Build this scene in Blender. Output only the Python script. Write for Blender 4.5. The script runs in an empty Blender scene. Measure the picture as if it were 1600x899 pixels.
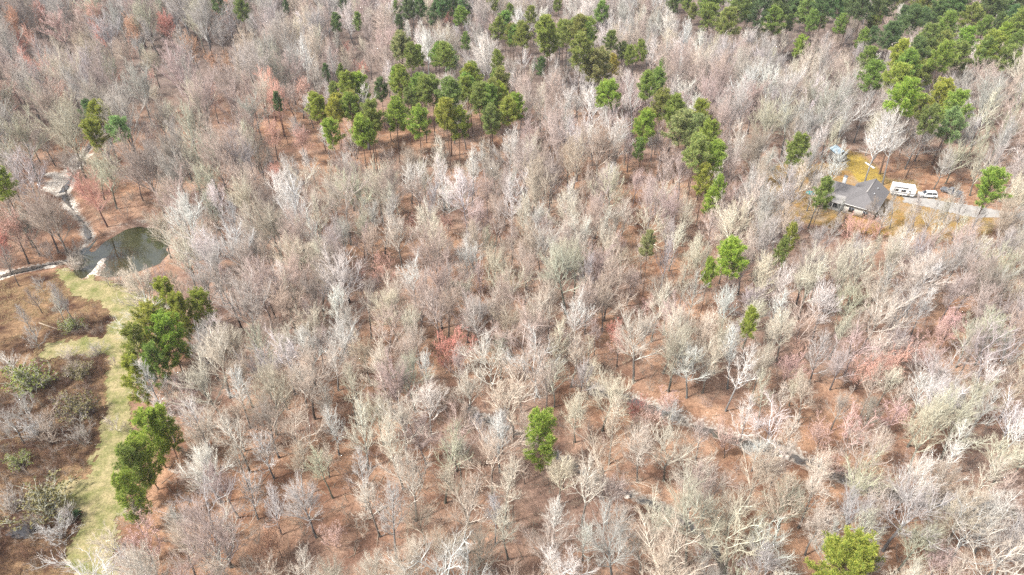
import bpy, math, random
import numpy as np
from mathutils import Vector, Matrix

S = bpy.context.scene
COL = S.collection
R = math.radians

# ------------------------------------------------------------------ camera, sky, sun, exposure
CAM_H, PITCH, FPX, PW, PH = 90.0, R(36.0), 1067.0, 1600.0, 899.0
cam = bpy.data.cameras.new('camera')
cam.sensor_width = 36.0
cam.lens = 36.0 * FPX / PW
cam.clip_start, cam.clip_end = 1.0, 6000.0
cam_o = bpy.data.objects.new('camera', cam)
cam_o.location = (0, 0, CAM_H)
cam_o.rotation_euler = (R(90) - PITCH, 0, 0)
COL.objects.link(cam_o)
S.camera = cam_o

SUN_EL, SUN_AZ = R(52.0), R(250.0)          # azimuth measured clockwise from +Y (into the picture): light from the left
world = bpy.data.worlds.new('World')
S.world = world
world.use_nodes = True
wn, wl = world.node_tree.nodes, world.node_tree.links
bg = wn['Background']
sky = wn.new('ShaderNodeTexSky')
sky.sky_type = 'NISHITA'
sky.sun_disc = False
sky.sun_elevation, sky.sun_rotation = SUN_EL, SUN_AZ
sky.air_density, sky.dust_density, sky.ozone_density = 1.0, 3.0, 1.0
hs = wn.new('ShaderNodeHueSaturation')
hs.inputs['Saturation'].default_value = 0.35  # thin high cloud: a whiter sky
wl.new(sky.outputs[0], hs.inputs['Color'])
wl.new(hs.outputs[0], bg.inputs['Color'])
bg.inputs['Strength'].default_value = 0.135
sd = bpy.data.lights.new('sun', 'SUN')
sd.energy, sd.angle, sd.color = 3.2, R(6.0), (1.0, 0.97, 0.92)
sun = bpy.data.objects.new('sun', sd)
sv = Vector((math.sin(SUN_AZ) * math.cos(SUN_EL), math.cos(SUN_AZ) * math.cos(SUN_EL), math.sin(SUN_EL)))
sun.rotation_euler = sv.to_track_quat('Z', 'Y').to_euler()
sun.location = sv * 300
COL.objects.link(sun)
vs = S.view_settings
vs.view_transform, vs.look, vs.gamma, vs.use_curve_mapping = 'Standard', 'None', 1.0, False
vs.exposure = 1.0
S.cycles.max_bounces, S.cycles.diffuse_bounces, S.cycles.glossy_bounces = 3, 1, 2
S.cycles.transmission_bounces, S.cycles.transparent_max_bounces = 2, 4
S.cycles.use_denoising = False
S.cycles.debug_use_spatial_splits = True
S.cycles.debug_bvh_type = 'STATIC_BVH'
S.render.filter_size = 1.1

# ------------------------------------------------------------------ pixel -> place
CP, SP = math.cos(PITCH), math.sin(PITCH)
def ray(px, py):
    u, v = (px - PW / 2) / FPX, (py - PH / 2) / FPX
    return np.array([u, CP - v * SP, -SP - v * CP])
def pix(x, y, z):                                        # world -> photo pixel
    x, y, z = np.asarray(x, float), np.asarray(y, float), np.asarray(z, float) - CAM_H
    d = y * CP - z * SP
    return PW / 2 + FPX * x / d, PH / 2 - FPX * (y * SP + z * CP) / d
def pixs(x, y, z):
    z -= CAM_H; d = y * CP - z * SP
    return PW / 2 + FPX * x / d, PH / 2 - FPX * (y * SP + z * CP) / d
def base_tz(x, y):
    return 1.1 * np.sin(x / 61.0 + 1.0) * np.cos(y / 83.0) + 0.5 * np.sin(x / 23.0 + y / 31.0)
def at(px, py, above=0.0):                               # the point a given height above the ground on that pixel's ray
    d = ray(px, py)
    z = above
    for _ in range(5):
        t = (CAM_H - z) / -d[2]
        x, y = d[0] * t, d[1] * t
        z = above + float(base_tz(x, y))
    return np.array([x, y, z])
def poly(pts):
    return np.array([at(a, b)[:2] for a, b in pts])
def inside(P, x, y):
    x, y = np.asarray(x, float), np.asarray(y, float)
    r = np.zeros(x.shape, bool)
    n = len(P)
    for i in range(n):
        x0, y0 = P[i]; x1, y1 = P[(i + 1) % n]
        c = ((y0 > y) != (y1 > y))
        xi = (x1 - x0) * (y - y0) / (y1 - y0 + 1e-12) + x0
        r ^= c & (x < xi)
    return r
def dist_line(P, x, y, closed=False):
    x, y = np.asarray(x, float), np.asarray(y, float)
    best = np.full(x.shape, 1e9)
    n = len(P)
    for i in range(n if closed else n - 1):
        a, b = P[i], P[(i + 1) % n]
        d = b - a
        t = np.clip(((x - a[0]) * d[0] + (y - a[1]) * d[1]) / (d @ d + 1e-9), 0, 1)
        best = np.minimum(best, np.hypot(x - a[0] - t * d[0], y - a[1] - t * d[1]))
    return best
def sdist(P, x, y):                                      # signed distance, positive inside
    d = dist_line(P, x, y, True)
    return np.where(inside(P, x, y), d, -d)
def smooth(a, b, v):
    t = np.clip((v - a) / (b - a), 0, 1)
    return t * t * (3 - 2 * t)
def hash_noise(x, y, s):                                 # cheap smooth value noise
    x, y = np.asarray(x, float) / s, np.asarray(y, float) / s
    def h(i, j): return np.modf(np.abs(np.sin(i * 127.1 + j * 311.7) * 43758.5453))[0]
    i, j = np.floor(x), np.floor(y)
    f, g = x - i, y - j
    f, g = f * f * (3 - 2 * f), g * g * (3 - 2 * g)
    return (h(i, j) * (1 - f) + h(i + 1, j) * f) * (1 - g) + (h(i, j + 1) * (1 - f) + h(i + 1, j + 1) * f) * g

POND = poly([(124, 420), (150, 392), (176, 366), (192, 352), (216, 347), (240, 356), (258, 374), (264, 390), (250, 408), (226, 420), (190, 428), (160, 432), (138, 430)])
SANDBAR = poly([(142, 428), (152, 406), (164, 400), (166, 408), (156, 424), (148, 432)])
CREEK_N = poly([(150, 205), (128, 240), (112, 268), (96, 296), (108, 320), (128, 345), (138, 368), (110, 400), (60, 412), (20, 420), (-40, 440)])
SANDBANK = poly([(122, 232), (134, 236), (126, 258), (112, 272), (104, 300), (92, 312), (84, 300), (74, 282), (82, 272), (98, 268), (108, 254)])
CREEK_A = poly([(735, 630), (742, 645), (765, 654), (800, 668), (850, 690), (894, 722), (930, 742), (975, 762), (1000, 774), (1060, 800), (1120, 850), (1150, 930)])
CREEK_B = poly([(930, 604), (985, 616), (1040, 640), (1100, 664), (1160, 684), (1225, 702), (1262, 716), (1300, 734), (1350, 752), (1420, 770), (1520, 790), (1640, 800)])
PATH = [poly([(88, 420), (118, 424), (150, 436), (200, 450), (234, 470), (230, 500), (218, 530), (212, 570), (206, 620), (200, 680), (196, 740), (190, 800), (182, 860), (172, 960), (96, 960), (108, 870), (128, 800), (100, 790), (66, 770), (100, 752), (140, 752), (150, 700), (162, 640), (168, 590), (172, 556), (140, 556), (100, 560), (60, 560), (70, 540), (110, 532), (160, 528), (180, 500), (160, 478), (128, 466), (104, 450)])]
MEADOW = poly([(-260, 425), (60, 425), (118, 424), (196, 452), (232, 478), (215, 540), (206, 620), (198, 700), (190, 800), (170, 990), (-300, 1000)])  # pale ridge strip carries the sunlit slope's brightness in its colour
YARD = poly([(1190, 275), (1215, 255), (1260, 258), (1300, 255), (1318, 232), (1345, 240), (1372, 262), (1388, 280), (1430, 282), (1440, 300), (1500, 318), (1560, 335), (1550, 365), (1480, 375), (1400, 372), (1330, 362), (1270, 350), (1215, 345), (1192, 330)])
LAWN = poly([(1319, 240), (1345, 244), (1370, 264), (1384, 281), (1352, 292), (1340, 282), (1324, 262)])
DRIVE = poly([(1413, 304), (1436, 309), (1462, 313), (1486, 317), (1520, 322), (1560, 329), (1640, 340), (1700, 346), (1700, 354), (1640, 349), (1560, 341), (1520, 340), (1490, 334), (1440, 322), (1412, 316)])

def tz(x, y):
    x, y = np.asarray(x, float), np.asarray(y, float)
    z = base_tz(x, y)
    for P, dep, w in ((CREEK_A, 1.2, 1.5), (CREEK_B, 1.5, 1.8), (CREEK_N, 1.2, 3.0)):
        d = dist_line(P, x, y)
        z = z - dep * np.exp(-(d / w) ** 2)
    s = sdist(POND, x, y) + 3.0 * (hash_noise(x, y, 4.5) - .5) - 7.0 * smooth(-1.5, .8, sdist(SANDBAR, x, y))
    z = z - 2.0 * smooth(-2.5, 3.0, s)
    return z

# ------------------------------------------------------------------ materials
def mat(name):
    m = bpy.data.materials.new(name)
    m.use_nodes = True
    return m, m.node_tree.nodes, m.node_tree.links, m.node_tree.nodes['Principled BSDF']
def mixc(n, l, fac, a, b, mode='MIX'):
    x = n.new('ShaderNodeMix'); x.data_type = 'RGBA'; x.blend_type = mode
    for sock, v in ((x.inputs[0], fac), (x.inputs[6], a), (x.inputs[7], b)):
        if isinstance(v, bpy.types.NodeSocket): l.new(v, sock)
        elif isinstance(v, (int, float)): sock.default_value = v
        else: sock.default_value = (*v, 1) if len(v) == 3 else v
    return x.outputs[2]
def noise(n, l, scale, detail=3, rough=.55, coord='Object', vec=None):
    t = n.new('ShaderNodeTexNoise'); t.inputs['Scale'].default_value = scale
    t.inputs['Detail'].default_value = detail; t.inputs['Roughness'].default_value = rough
    if vec is None:
        c = n.new('ShaderNodeTexCoord'); vec = c.outputs[coord]
    l.new(vec, t.inputs['Vector'])
    return t.outputs['Fac']
def ramp(n, l, fac, stops):
    r = n.new('ShaderNodeValToRGB')
    while len(r.color_ramp.elements) < len(stops): r.color_ramp.elements.new(.5)
    for e, (p, c) in zip(r.color_ramp.elements, stops):
        e.position = p; e.color = (c, c, c, 1) if isinstance(c, (int, float)) else (*c, 1)
    l.new(fac, r.inputs[0])
    return r.outputs[0]
def math_n(n, l, op, a, b=None):
    x = n.new('ShaderNodeMath'); x.operation = op
    for s, v in zip(x.inputs, (a, b)):
        if v is None: continue
        if isinstance(v, bpy.types.NodeSocket): l.new(v, s)
        else: s.default_value = v
    return x.outputs[0]
def simple(name, col, rough=.7, var=.12, scale=3.0, metal=0.0, spec=.3):
    m, n, l, b = mat(name)
    f = noise(n, l, scale, 4)
    c = mixc(n, l, f, tuple(v * (1 - var) for v in col), tuple(min(1, v * (1 + var)) for v in col))
    l.new(c, b.inputs['Base Color'])
    b.inputs['Roughness'].default_value = rough; b.inputs['Metallic'].default_value = metal
    b.inputs['Specular IOR Level'].default_value = spec
    return m
def tint_socket(n, instanced):
    if instanced:
        a = n.new('ShaderNodeAttribute'); a.attribute_type = 'INSTANCER'; a.attribute_name = 'tint'
        return a.outputs['Color']
    return n.new('ShaderNodeObjectInfo').outputs['Color']
def bark_mat(name, instanced):
    m, n, l, b = mat(name)
    t = tint_socket(n, instanced)
    c = n.new('ShaderNodeTexCoord')
    sp = n.new('ShaderNodeSeparateXYZ'); l.new(c.outputs['Object'], sp.inputs[0])
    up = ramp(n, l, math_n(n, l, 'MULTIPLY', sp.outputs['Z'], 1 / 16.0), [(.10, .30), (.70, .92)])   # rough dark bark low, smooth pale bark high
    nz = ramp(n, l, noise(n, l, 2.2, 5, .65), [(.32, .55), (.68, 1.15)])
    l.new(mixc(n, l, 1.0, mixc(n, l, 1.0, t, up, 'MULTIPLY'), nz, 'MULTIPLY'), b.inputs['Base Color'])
    b.inputs['Roughness'].default_value = .9; b.inputs['Specular IOR Level'].default_value = .15
    return m
def twig_mat(name, instanced, mul):
    m, n, l, b = mat(name)
    t = tint_socket(n, instanced)
    nz = ramp(n, l, noise(n, l, 1.1, 3), [(.3, .75), (.7, 1.12)])
    c = mixc(n, l, 1.0, t, mul, 'MULTIPLY')
    l.new(mixc(n, l, 1.0, c, nz, 'MULTIPLY'), b.inputs['Base Color'])
    b.inputs['Roughness'].default_value = .9; b.inputs['Specular IOR Level'].default_value = .15
    return m
M = {}
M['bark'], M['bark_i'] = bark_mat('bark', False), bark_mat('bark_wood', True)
TW, LB = (.98, .91, .85), (1.36, 1.36, 1.33)               # young twigs are browner than the pale, lichened limbs
M['twig'], M['twig_i'] = twig_mat('twig', False, TW), twig_mat('twig_wood', True, TW)
M['limb'], M['limb_i'] = twig_mat('limb', False, LB), twig_mat('limb_wood', True, LB)
def needle_mat():
    m, n, l, b = mat('pine_needle')
    t = tint_socket(n, False)
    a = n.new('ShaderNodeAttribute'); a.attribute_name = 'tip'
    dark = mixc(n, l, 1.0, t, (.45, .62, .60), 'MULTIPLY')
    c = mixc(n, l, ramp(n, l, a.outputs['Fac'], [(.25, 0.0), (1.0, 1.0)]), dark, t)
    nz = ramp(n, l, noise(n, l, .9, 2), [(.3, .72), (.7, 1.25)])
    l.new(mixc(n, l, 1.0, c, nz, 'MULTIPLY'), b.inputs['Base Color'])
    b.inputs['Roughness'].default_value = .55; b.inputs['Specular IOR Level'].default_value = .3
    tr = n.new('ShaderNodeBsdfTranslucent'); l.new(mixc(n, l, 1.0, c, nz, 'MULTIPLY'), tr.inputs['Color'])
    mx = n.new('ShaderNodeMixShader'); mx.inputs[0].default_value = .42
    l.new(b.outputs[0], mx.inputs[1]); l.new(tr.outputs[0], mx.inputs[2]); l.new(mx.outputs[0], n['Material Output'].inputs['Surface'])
    return m
M['needle'] = needle_mat()
def leafy_mat(name, c0, c1, use_tint=False):
    m, n, l, b = mat(name)
    c = mixc(n, l, noise(n, l, 1.7, 3), c0, c1)
    if use_tint: c = mixc(n, l, 1.0, c, tint_socket(n, False), 'MULTIPLY')
    l.new(c, b.inputs['Base Color'])
    b.inputs['Roughness'].default_value = .75; b.inputs['Specular IOR Level'].default_value = .2
    return m
M['bud'] = leafy_mat('bud', (.75, .75, .75), (1.25, 1.25, 1.25), True)
M['leaf'] = leafy_mat('young_leaf', (.10, .13, .02), (.27, .30, .06))
M['pine_bark'] = simple('pine_bark', (.15, .10, .075), .95, .35, 3)
M['bramble'] = leafy_mat('bramble', (.055, .028, .02), (.19, .11, .065))
M['drygrass'] = leafy_mat('dry_grass', (.24, .15, .07), (.46, .36, .20))
M['olive_leaf'] = leafy_mat('olive_leaf', (.12, .11, .035), (.25, .21, .09))
M['straw'] = leafy_mat('meadow_grass', (.16, .18, .05), (.39, .35, .14))
M['mustard'] = leafy_mat('lawn_grass', (.28, .19, .05), (.44, .33, .13))

def ground_mat():
    m, n, l, b = mat('leaf_litter')
    co = n.new('ShaderNodeTexCoord'); v = co.outputs['Object']
    big = noise(n, l, .022, 4, .6, vec=v)
    med = noise(n, l, .16, 5, .65, vec=v)
    fine = noise(n, l, 2.3, 6, .75, vec=v)
    tiny = noise(n, l, 9.0, 4, .7, vec=v)
    warm = mixc(n, l, ramp(n, l, med, [(.40, 0.0), (.60, 1.0)]), (.195, .100, .060), (.40, .235, .145))
    pink = mixc(n, l, ramp(n, l, med, [(.35, 0.0), (.65, 1.0)]), (.185, .112, .084), (.36, .245, .185))
    lit = mixc(n, l, ramp(n, l, big, [(.42, 0.0), (.58, 1.0)]), warm, pink)
    zn = n.new('ShaderNodeAttribute'); zn.attribute_name = 'zone'
    z2 = n.new('ShaderNodeAttribute'); z2.attribute_name = 'zone2'
    def mask(attr, ch, w=.5):
        s = n.new('ShaderNodeSeparateColor'); l.new(attr.outputs['Color'], s.inputs[0])
        jit = math_n(n, l, 'ADD', s.outputs[ch], math_n(n, l, 'MULTIPLY', math_n(n, l, 'SUBTRACT', med, .5), w))
        jit = math_n(n, l, 'ADD', jit, math_n(n, l, 'MULTIPLY', math_n(n, l, 'SUBTRACT', fine, .5), w))
        return ramp(n, l, jit, [(.38, 0.0), (.62, 1.0)])
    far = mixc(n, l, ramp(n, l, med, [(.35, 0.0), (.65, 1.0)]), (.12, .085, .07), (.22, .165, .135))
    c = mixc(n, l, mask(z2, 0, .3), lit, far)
    mead = mixc(n, l, ramp(n, l, med, [(.38, 0.0), (.6, 1.0)]), (.07, .034, .022), (.27, .17, .095))
    c = mixc(n, l, mask(zn, 1), c, mead)
    yard = mixc(n, l, ramp(n, l, med, [(.40, 0.0), (.6, 1.0)]), (.34, .19, .06), (.34, .25, .16))
    c = mixc(n, l, mask(zn, 0, .7), c, yard)
    must = mixc(n, l, med, (.30, .20, .03), (.44, .32, .08))
    c = mixc(n, l, mask(z2, 1, .4), c, must)
    bank = mixc(n, l, ramp(n, l, fine, [(.3, 0.0), (.7, 1.0)]), (.17, .14, .115), (.50, .45, .39))
    c = mixc(n, l, mask(z2, 2, 1.3), c, bank)
    sand = mixc(n, l, ramp(n, l, fine, [(.3, 0.0), (.7, 1.0)]), (.42, .33, .25), (.86, .80, .72))
    c = mixc(n, l, mask(zn, 2, .9), c, sand)
    c = mixc(n, l, 1.0, c, ramp(n, l, fine, [(.28, .50), (.5, .95), (.74, 1.45)]), 'MULTIPLY')
    c = mixc(n, l, .8, c, ramp(n, l, tiny, [(.3, .55), (.7, 1.4)]), 'MULTIPLY')
    l.new(c, b.inputs['Base Color'])
    bp = n.new('ShaderNodeBump'); bp.inputs['Strength'].default_value = .7; bp.inputs['Distance'].default_value = .25
    l.new(fine, bp.inputs['Height']); l.new(bp.outputs[0], b.inputs['Normal'])
    b.inputs['Roughness'].default_value = .95; b.inputs['Specular IOR Level'].default_value = .1
    return m
M['ground'] = ground_mat()
def path_mat():
    m, n, l, b = mat('mown_grass')
    med, fine = noise(n, l, .33, 6, .7), noise(n, l, 3.0, 5, .7)
    c = mixc(n, l, ramp(n, l, med, [(.36, 0.0), (.62, 1.0)]), (.155, .165, .055), (.37, .30, .165))
    c = mixc(n, l, 1.0, c, ramp(n, l, fine, [(.3, .62), (.7, 1.3)]), 'MULTIPLY')
    l.new(c, b.inputs['Base Color'])
    bp = n.new('ShaderNodeBump'); bp.inputs['Strength'].default_value = .6; bp.inputs['Distance'].default_value = .15
    l.new(fine, bp.inputs['Height']); l.new(bp.outputs[0], b.inputs['Normal'])
    b.inputs['Roughness'].default_value = .95; b.inputs['Specular IOR Level'].default_value = .1
    return m
M['path'] = path_mat()
def water_mat(name, c0, c1):
    m, n, l, b = mat(name)
    l.new(mixc(n, l, noise(n, l, .35, 3), c0, c1), b.inputs['Base Color'])
    b.inputs['Roughness'].default_value = .03; b.inputs['IOR'].default_value = 1.6
    b.inputs['Specular IOR Level'].default_value = .9
    bp = n.new('ShaderNodeBump'); bp.inputs['Strength'].default_value = .06; bp.inputs['Distance'].default_value = .05
    l.new(noise(n, l, 1.5, 3), bp.inputs['Height']); l.new(bp.outputs[0], b.inputs['Normal'])
    return m
M['pond'] = water_mat('pond_water', (.018, .024, .012), (.06, .055, .022))
M['creek'] = water_mat('creek_water', (.05, .045, .04), (.12, .10, .08))
M['drive'] = simple('concrete', (.33, .31, .285), .9, .4, .7)
M['rock'] = simple('pale_rock', (.62, .55, .47), .9, .35, 1.2)
M['dark_rock'] = simple('dark_rock', (.05, .05, .055), .8, .5, 1.5)
M['log'] = simple('fallen_log', (.36, .29, .22), .95, .3, 2)
M['shingle'] = simple('shingle', (.16, .15, .15), .9, .3, 2.5)
M['shingle_light'] = simple('shingle_pale', (.30, .28, .265), .9, .25, 2.5)  # paler shingle: the roof's sunlit band put into the colour
M['siding'] = simple('siding', (.50, .47, .42), .8, .1, 1)
M['white'] = simple('white_paint', (.80, .80, .78), .5, .04, 1)
M['trim'] = simple('trim', (.70, .68, .64), .6, .05, 1)
M['glass'] = simple('window_glass', (.03, .035, .045), .08, .2, 1, 0, .6)
M['tyre'] = simple('tyre', (.02, .02, .02), .85, .1, 4)
M['metal'] = simple('grey_metal', (.38, .39, .40), .4, .1, 2, .6)
M['stripe'] = simple('grey_stripe', (.22, .23, .26), .5, .1, 2)
M['car_white'] = simple('car_paint_white', (.78, .78, .77), .25, .03, 1, 0, .6)
M['car_grey'] = simple('car_paint_grey', (.20, .21, .23), .25, .05, 1, .3, .6)
M['lamp'] = simple('lamp_lens', (.75, .74, .70), .15, .05, 1, 0, .6)
M['red_lamp'] = simple('red_lens', (.35, .02, .02), .2, .05, 1)
M['tin'] = simple('blue_tin', (.42, .54, .62), .45, .15, 1.5, .3)
M['old_wood'] = simple('weathered_wood', (.30, .28, .25), .9, .25, 2.5)
M['teal'] = simple('teal_canvas', (.09, .33, .31), .8, .15, 2)
M['cushion'] = simple('pale_canvas', (.62, .56, .42), .85, .1, 2)

# ------------------------------------------------------------------ mesh helpers
def mesh_np(name, V, F3=None, F4=None, mats=(), fmat=None, smooth_=False, attrs=None):
    me = bpy.data.meshes.new(name)
    V = np.asarray(V, np.float32)
    F3 = np.zeros((0, 3), np.int32) if F3 is None else np.asarray(F3, np.int32)
    F4 = np.zeros((0, 4), np.int32) if F4 is None else np.asarray(F4, np.int32)
    me.vertices.add(len(V)); me.vertices.foreach_set('co', V.ravel())
    nl = F3.size + F4.size
    me.loops.add(nl); me.loops.foreach_set('vertex_index', np.concatenate([F3.ravel(), F4.ravel()]))
    n3, n4 = len(F3), len(F4)
    me.polygons.add(n3 + n4)
    st = np.concatenate([np.arange(n3) * 3, n3 * 3 + np.arange(n4) * 4]).astype(np.int32)
    me.polygons.foreach_set('loop_start', st)
    if smooth_: me.polygons.foreach_set('use_smooth', np.ones(n3 + n4, bool))
    if fmat is not None: me.polygons.foreach_set('material_index', np.asarray(fmat, np.int32))
    for k, a in (attrs or {}).items():
        a = np.asarray(a, np.float32)
        if a.ndim == 1:
            me.attributes.new(k, 'FLOAT', 'POINT').data.foreach_set('value', a)
        else:
            me.attributes.new(k, 'FLOAT_COLOR', 'POINT').data.foreach_set('color', a.ravel())
    for m_ in mats: me.materials.append(m_)
    me.update(calc_edges=True); me.validate()
    return me
def obj(name, me, parent=None, loc=None):
    o = bpy.data.objects.new(name, me)
    COL.objects.link(o)
    if parent is not None: o.parent = parent
    if loc is not None: o.location = loc
    return o
def tag(o, label=None, cat=None, group=None, kind=None):
    for k, v in (('label', label), ('category', cat), ('group', group), ('kind', kind)):
        if v: o[k] = v
    return o
def empty(name, loc, rz=0.0):
    o = bpy.data.objects.new(name, None)
    o.empty_display_size = .5
    o.location = loc; o.rotation_euler = (0, 0, rz)
    COL.objects.link(o)
    return o

class Geo:
    def __init__(s): s.V, s.F3, s.F4, s.n = [], [], [], 0
    def add(s, V, F3=None, F4=None):
        if F3 is not None and len(F3): s.F3.append(np.asarray(F3) + s.n)
        if F4 is not None and len(F4): s.F4.append(np.asarray(F4) + s.n)
        s.V.append(np.asarray(V, float)); s.n += len(V)
    def box(s, x0, x1, y0, y1, z0, z1):
        V = [(x, y, z) for z in (z0, z1) for y in (y0, y1) for x in (x0, x1)]
        s.add(V, None, [(0, 2, 3, 1), (4, 5, 7, 6), (0, 1, 5, 4), (2, 6, 7, 3), (0, 4, 6, 2), (1, 3, 7, 5)])
        return s
    def tube(s, P, rad, k):
        P = np.asarray(P, float); n = len(P)
        T = np.gradient(P, axis=0); T /= np.linalg.norm(T, axis=1, keepdims=True) + 1e-9
        ref = np.array([0, 0, 1.0]) if abs(T[0, 2]) < .8 else np.array([1.0, 0, 0])
        A = np.cross(T, ref); A /= np.linalg.norm(A, axis=1, keepdims=True) + 1e-9
        B = np.cross(T, A)
        a = np.arange(k) * 2 * np.pi / k
        V = P[:, None, :] + np.asarray(rad)[:, None, None] * (np.cos(a)[None, :, None] * A[:, None, :] + np.sin(a)[None, :, None] * B[:, None, :])
        i = np.arange(n - 1)[:, None] * k; j = np.arange(k)[None, :]; j1 = (j + 1) % k
        F = np.stack([i + j, i + j1, i + k + j1, i + k + j], -1).reshape(-1, 4)
        s.add(V.reshape(-1, 3), None, F)
        return s
    def spikes(s, B, D, L, r):                            # many thin tapering twigs at once
        n = len(B)
        if n == 0: return
        D = D / (np.linalg.norm(D, axis=1, keepdims=True) + 1e-9)
        ref = np.where(np.abs(D[:, 2:3]) < .8, np.array([[0, 0, 1.0]]), np.array([[1.0, 0, 0]]))
        A = np.cross(D, ref); A /= np.linalg.norm(A, axis=1, keepdims=True) + 1e-9
        C = np.cross(D, A)
        r = np.broadcast_to(r, (n,))[:, None]
        vs_ = [B + r * (math.cos(q) * A + math.sin(q) * C) for q in (0, 2.094, 4.189)] + [B + D * np.broadcast_to(L, (n,))[:, None]]
        V = np.stack(vs_, 1).reshape(-1, 3)
        o = np.arange(n)[:, None] * 4
        F = np.concatenate([o + np.array([[0, 1, 3]]), o + np.array([[1, 2, 3]]), o + np.array([[2, 0, 3]])])
        s.add(V, F)
    def tris(s, C, size, rng):                            # loose little leaf or bud faces
        n = len(C)
        A = rng.normal(size=(n, 3)); A /= np.linalg.norm(A, axis=1, keepdims=True)
        Bv = np.cross(A, rng.normal(size=(n, 3))); Bv /= np.linalg.norm(Bv, axis=1, keepdims=True) + 1e-9
        sz = (size * rng.uniform(.6, 1.4, n))[:, None]
        V = np.stack([C - A * sz * .5 - Bv * sz * .3, C + A * sz * .5 - Bv * sz * .3, C + Bv * sz * .6], 1).reshape(-1, 3)
        s.add(V, np.arange(3 * n).reshape(n, 3))
    def arrays(s):
        V = np.concatenate(s.V) if s.V else np.zeros((0, 3))
        f3 = np.concatenate(s.F3) if s.F3 else np.zeros((0, 3), int)
        f4 = np.concatenate(s.F4) if s.F4 else np.zeros((0, 4), int)
        return V, f3, f4
    def mesh(s, name, m, sm=False):
        V, a, b = s.arrays()
        return mesh_np(name, V, a, b, [m] if not isinstance(m, (list, tuple)) else m, None, sm)

# ------------------------------------------------------------------ ground, water, path, driveway (the setting)
def axis(lo, hi, step, far):
    mid = np.arange(lo, hi + 1e-6, step)
    g, v = [], step
    a = hi
    while a < far: v *= 1.35; a += v; g.append(a)
    h, v = [], step
    a = lo
    while a > -far: v *= 1.35; a -= v; h.append(a)
    return np.concatenate([h[::-1], mid, g])
gx, gy = axis(-250, 250, 1.4, 3200), axis(25, 330, 1.4, 3200)
XX, YY = np.meshgrid(gx, gy)
ZZ = tz(XX, YY)
px_, py_ = pix(XX, np.maximum(YY, 5), 0)
zone = np.zeros(XX.shape + (4,)); zone2 = np.zeros(XX.shape + (4,)); zone[..., 3] = zone2[..., 3] = 1
zone[..., 0] = smooth(-5, 5, sdist(YARD, XX, YY))
zone[..., 1] = smooth(-4, 4, sdist(MEADOW, XX, YY))
sb = np.maximum(sdist(SANDBANK, XX, YY), sdist(SANDBAR, XX, YY))
zone[..., 2] = np.maximum(smooth(-3.5, 2.0, sb + 4.5 * (hash_noise(XX, YY, 3.2) - .5)), .78 * hash_noise(XX, YY, 6.0) * np.exp(-(dist_line(CREEK_N, XX, YY) / 3.2) ** 2))
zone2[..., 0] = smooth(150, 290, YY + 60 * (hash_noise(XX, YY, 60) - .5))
zone2[..., 1] = smooth(-3, 3, sdist(LAWN, XX, YY))
cb = np.minimum(np.minimum(dist_line(CREEK_A, XX, YY) * 1.2, dist_line(CREEK_B, XX, YY) * .62), dist_line(CREEK_N, XX, YY) * .9)
pd = np.abs(sdist(POND, XX, YY) + 1.0)
zone2[..., 2] = np.maximum(.80 * np.exp(-(cb / 1.5) ** 2), .38 * np.exp(-(pd / 1.6) ** 2))
ny, nx = XX.shape
idx = np.arange(nx * ny).reshape(ny, nx)
F4 = np.stack([idx[:-1, :-1], idx[:-1, 1:], idx[1:, 1:], idx[1:, :-1]], -1).reshape(-1, 4)
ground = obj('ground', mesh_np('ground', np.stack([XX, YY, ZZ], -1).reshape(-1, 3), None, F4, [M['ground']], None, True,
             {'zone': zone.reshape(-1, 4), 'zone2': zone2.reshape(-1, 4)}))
tag(ground, 'reddish brown leaf litter covering the forest floor', 'ground', kind='structure')

def sheet(name, member, step, lift, m, zfun=None, bounds=None):
    x0, x1, y0, y1 = bounds
    a, b = np.arange(x0, x1, step), np.arange(y0, y1, step)
    X, Y = np.meshgrid(a, b)
    cx, cy = X + step / 2, Y + step / 2
    keep = member(cx, cy)
    Z = (tz(X, Y) + lift) if zfun is None else np.full(X.shape, zfun)
    h, w = X.shape
    ii = np.arange(h * w).reshape(h, w)
    k = keep[:-1, :-1]
    F = np.stack([ii[:-1, :-1], ii[:-1, 1:], ii[1:, 1:], ii[1:, :-1]], -1)[k]
    used = np.unique(F)
    re = np.full(h * w, -1); re[used] = np.arange(len(used))
    V = np.stack([X, Y, Z], -1).reshape(-1, 3)[used]
    return obj(name, mesh_np(name, V, None, re[F], [m], None, True))
def bnd(P, pad): return (P[:, 0].min() - pad, P[:, 0].max() + pad, P[:, 1].min() - pad, P[:, 1].max() + pad)
def on_path(x, y, grow=0.0):
    return sdist(PATH[0], x, y) + 1.6 * (hash_noise(x, y, 2.3) - .5) + 1.2 * (hash_noise(x, y, .8) - .5) + grow > 0
tag(sheet('grass_path', on_path, .5, .06, M['path'], None, bnd(PATH[0], 2)), 'yellow green mown grass path along the edge of the wood', 'path', kind='structure')
pc = POND.mean(0)
pond_z = float(base_tz(pc[0], pc[1])) - 0.75
tag(sheet('pond_water', lambda x, y: sdist(POND, x, y) > -4, 1.0, 0, M['pond'], pond_z, bnd(POND, 4)), 'still dark green pond water reflecting sky and trees', 'water', kind='structure')
def creek_sheet(name, P, w, depth, label):
    mem = lambda x, y: dist_line(P, x, y) < w * (2.0 * hash_noise(x, y, 4.0) - .15)
    o = sheet(name, mem, .5, 0, M['creek'], None, bnd(P, 3))
    V = np.empty(len(o.data.vertices) * 3, np.float32); o.data.vertices.foreach_get('co', V); V = V.reshape(-1, 3)
    V[:, 2] = base_tz(V[:, 0], V[:, 1]) - depth
    o.data.vertices.foreach_set('co', V.ravel()); o.data.update()
    tag(o, label, 'water', kind='structure')
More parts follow.
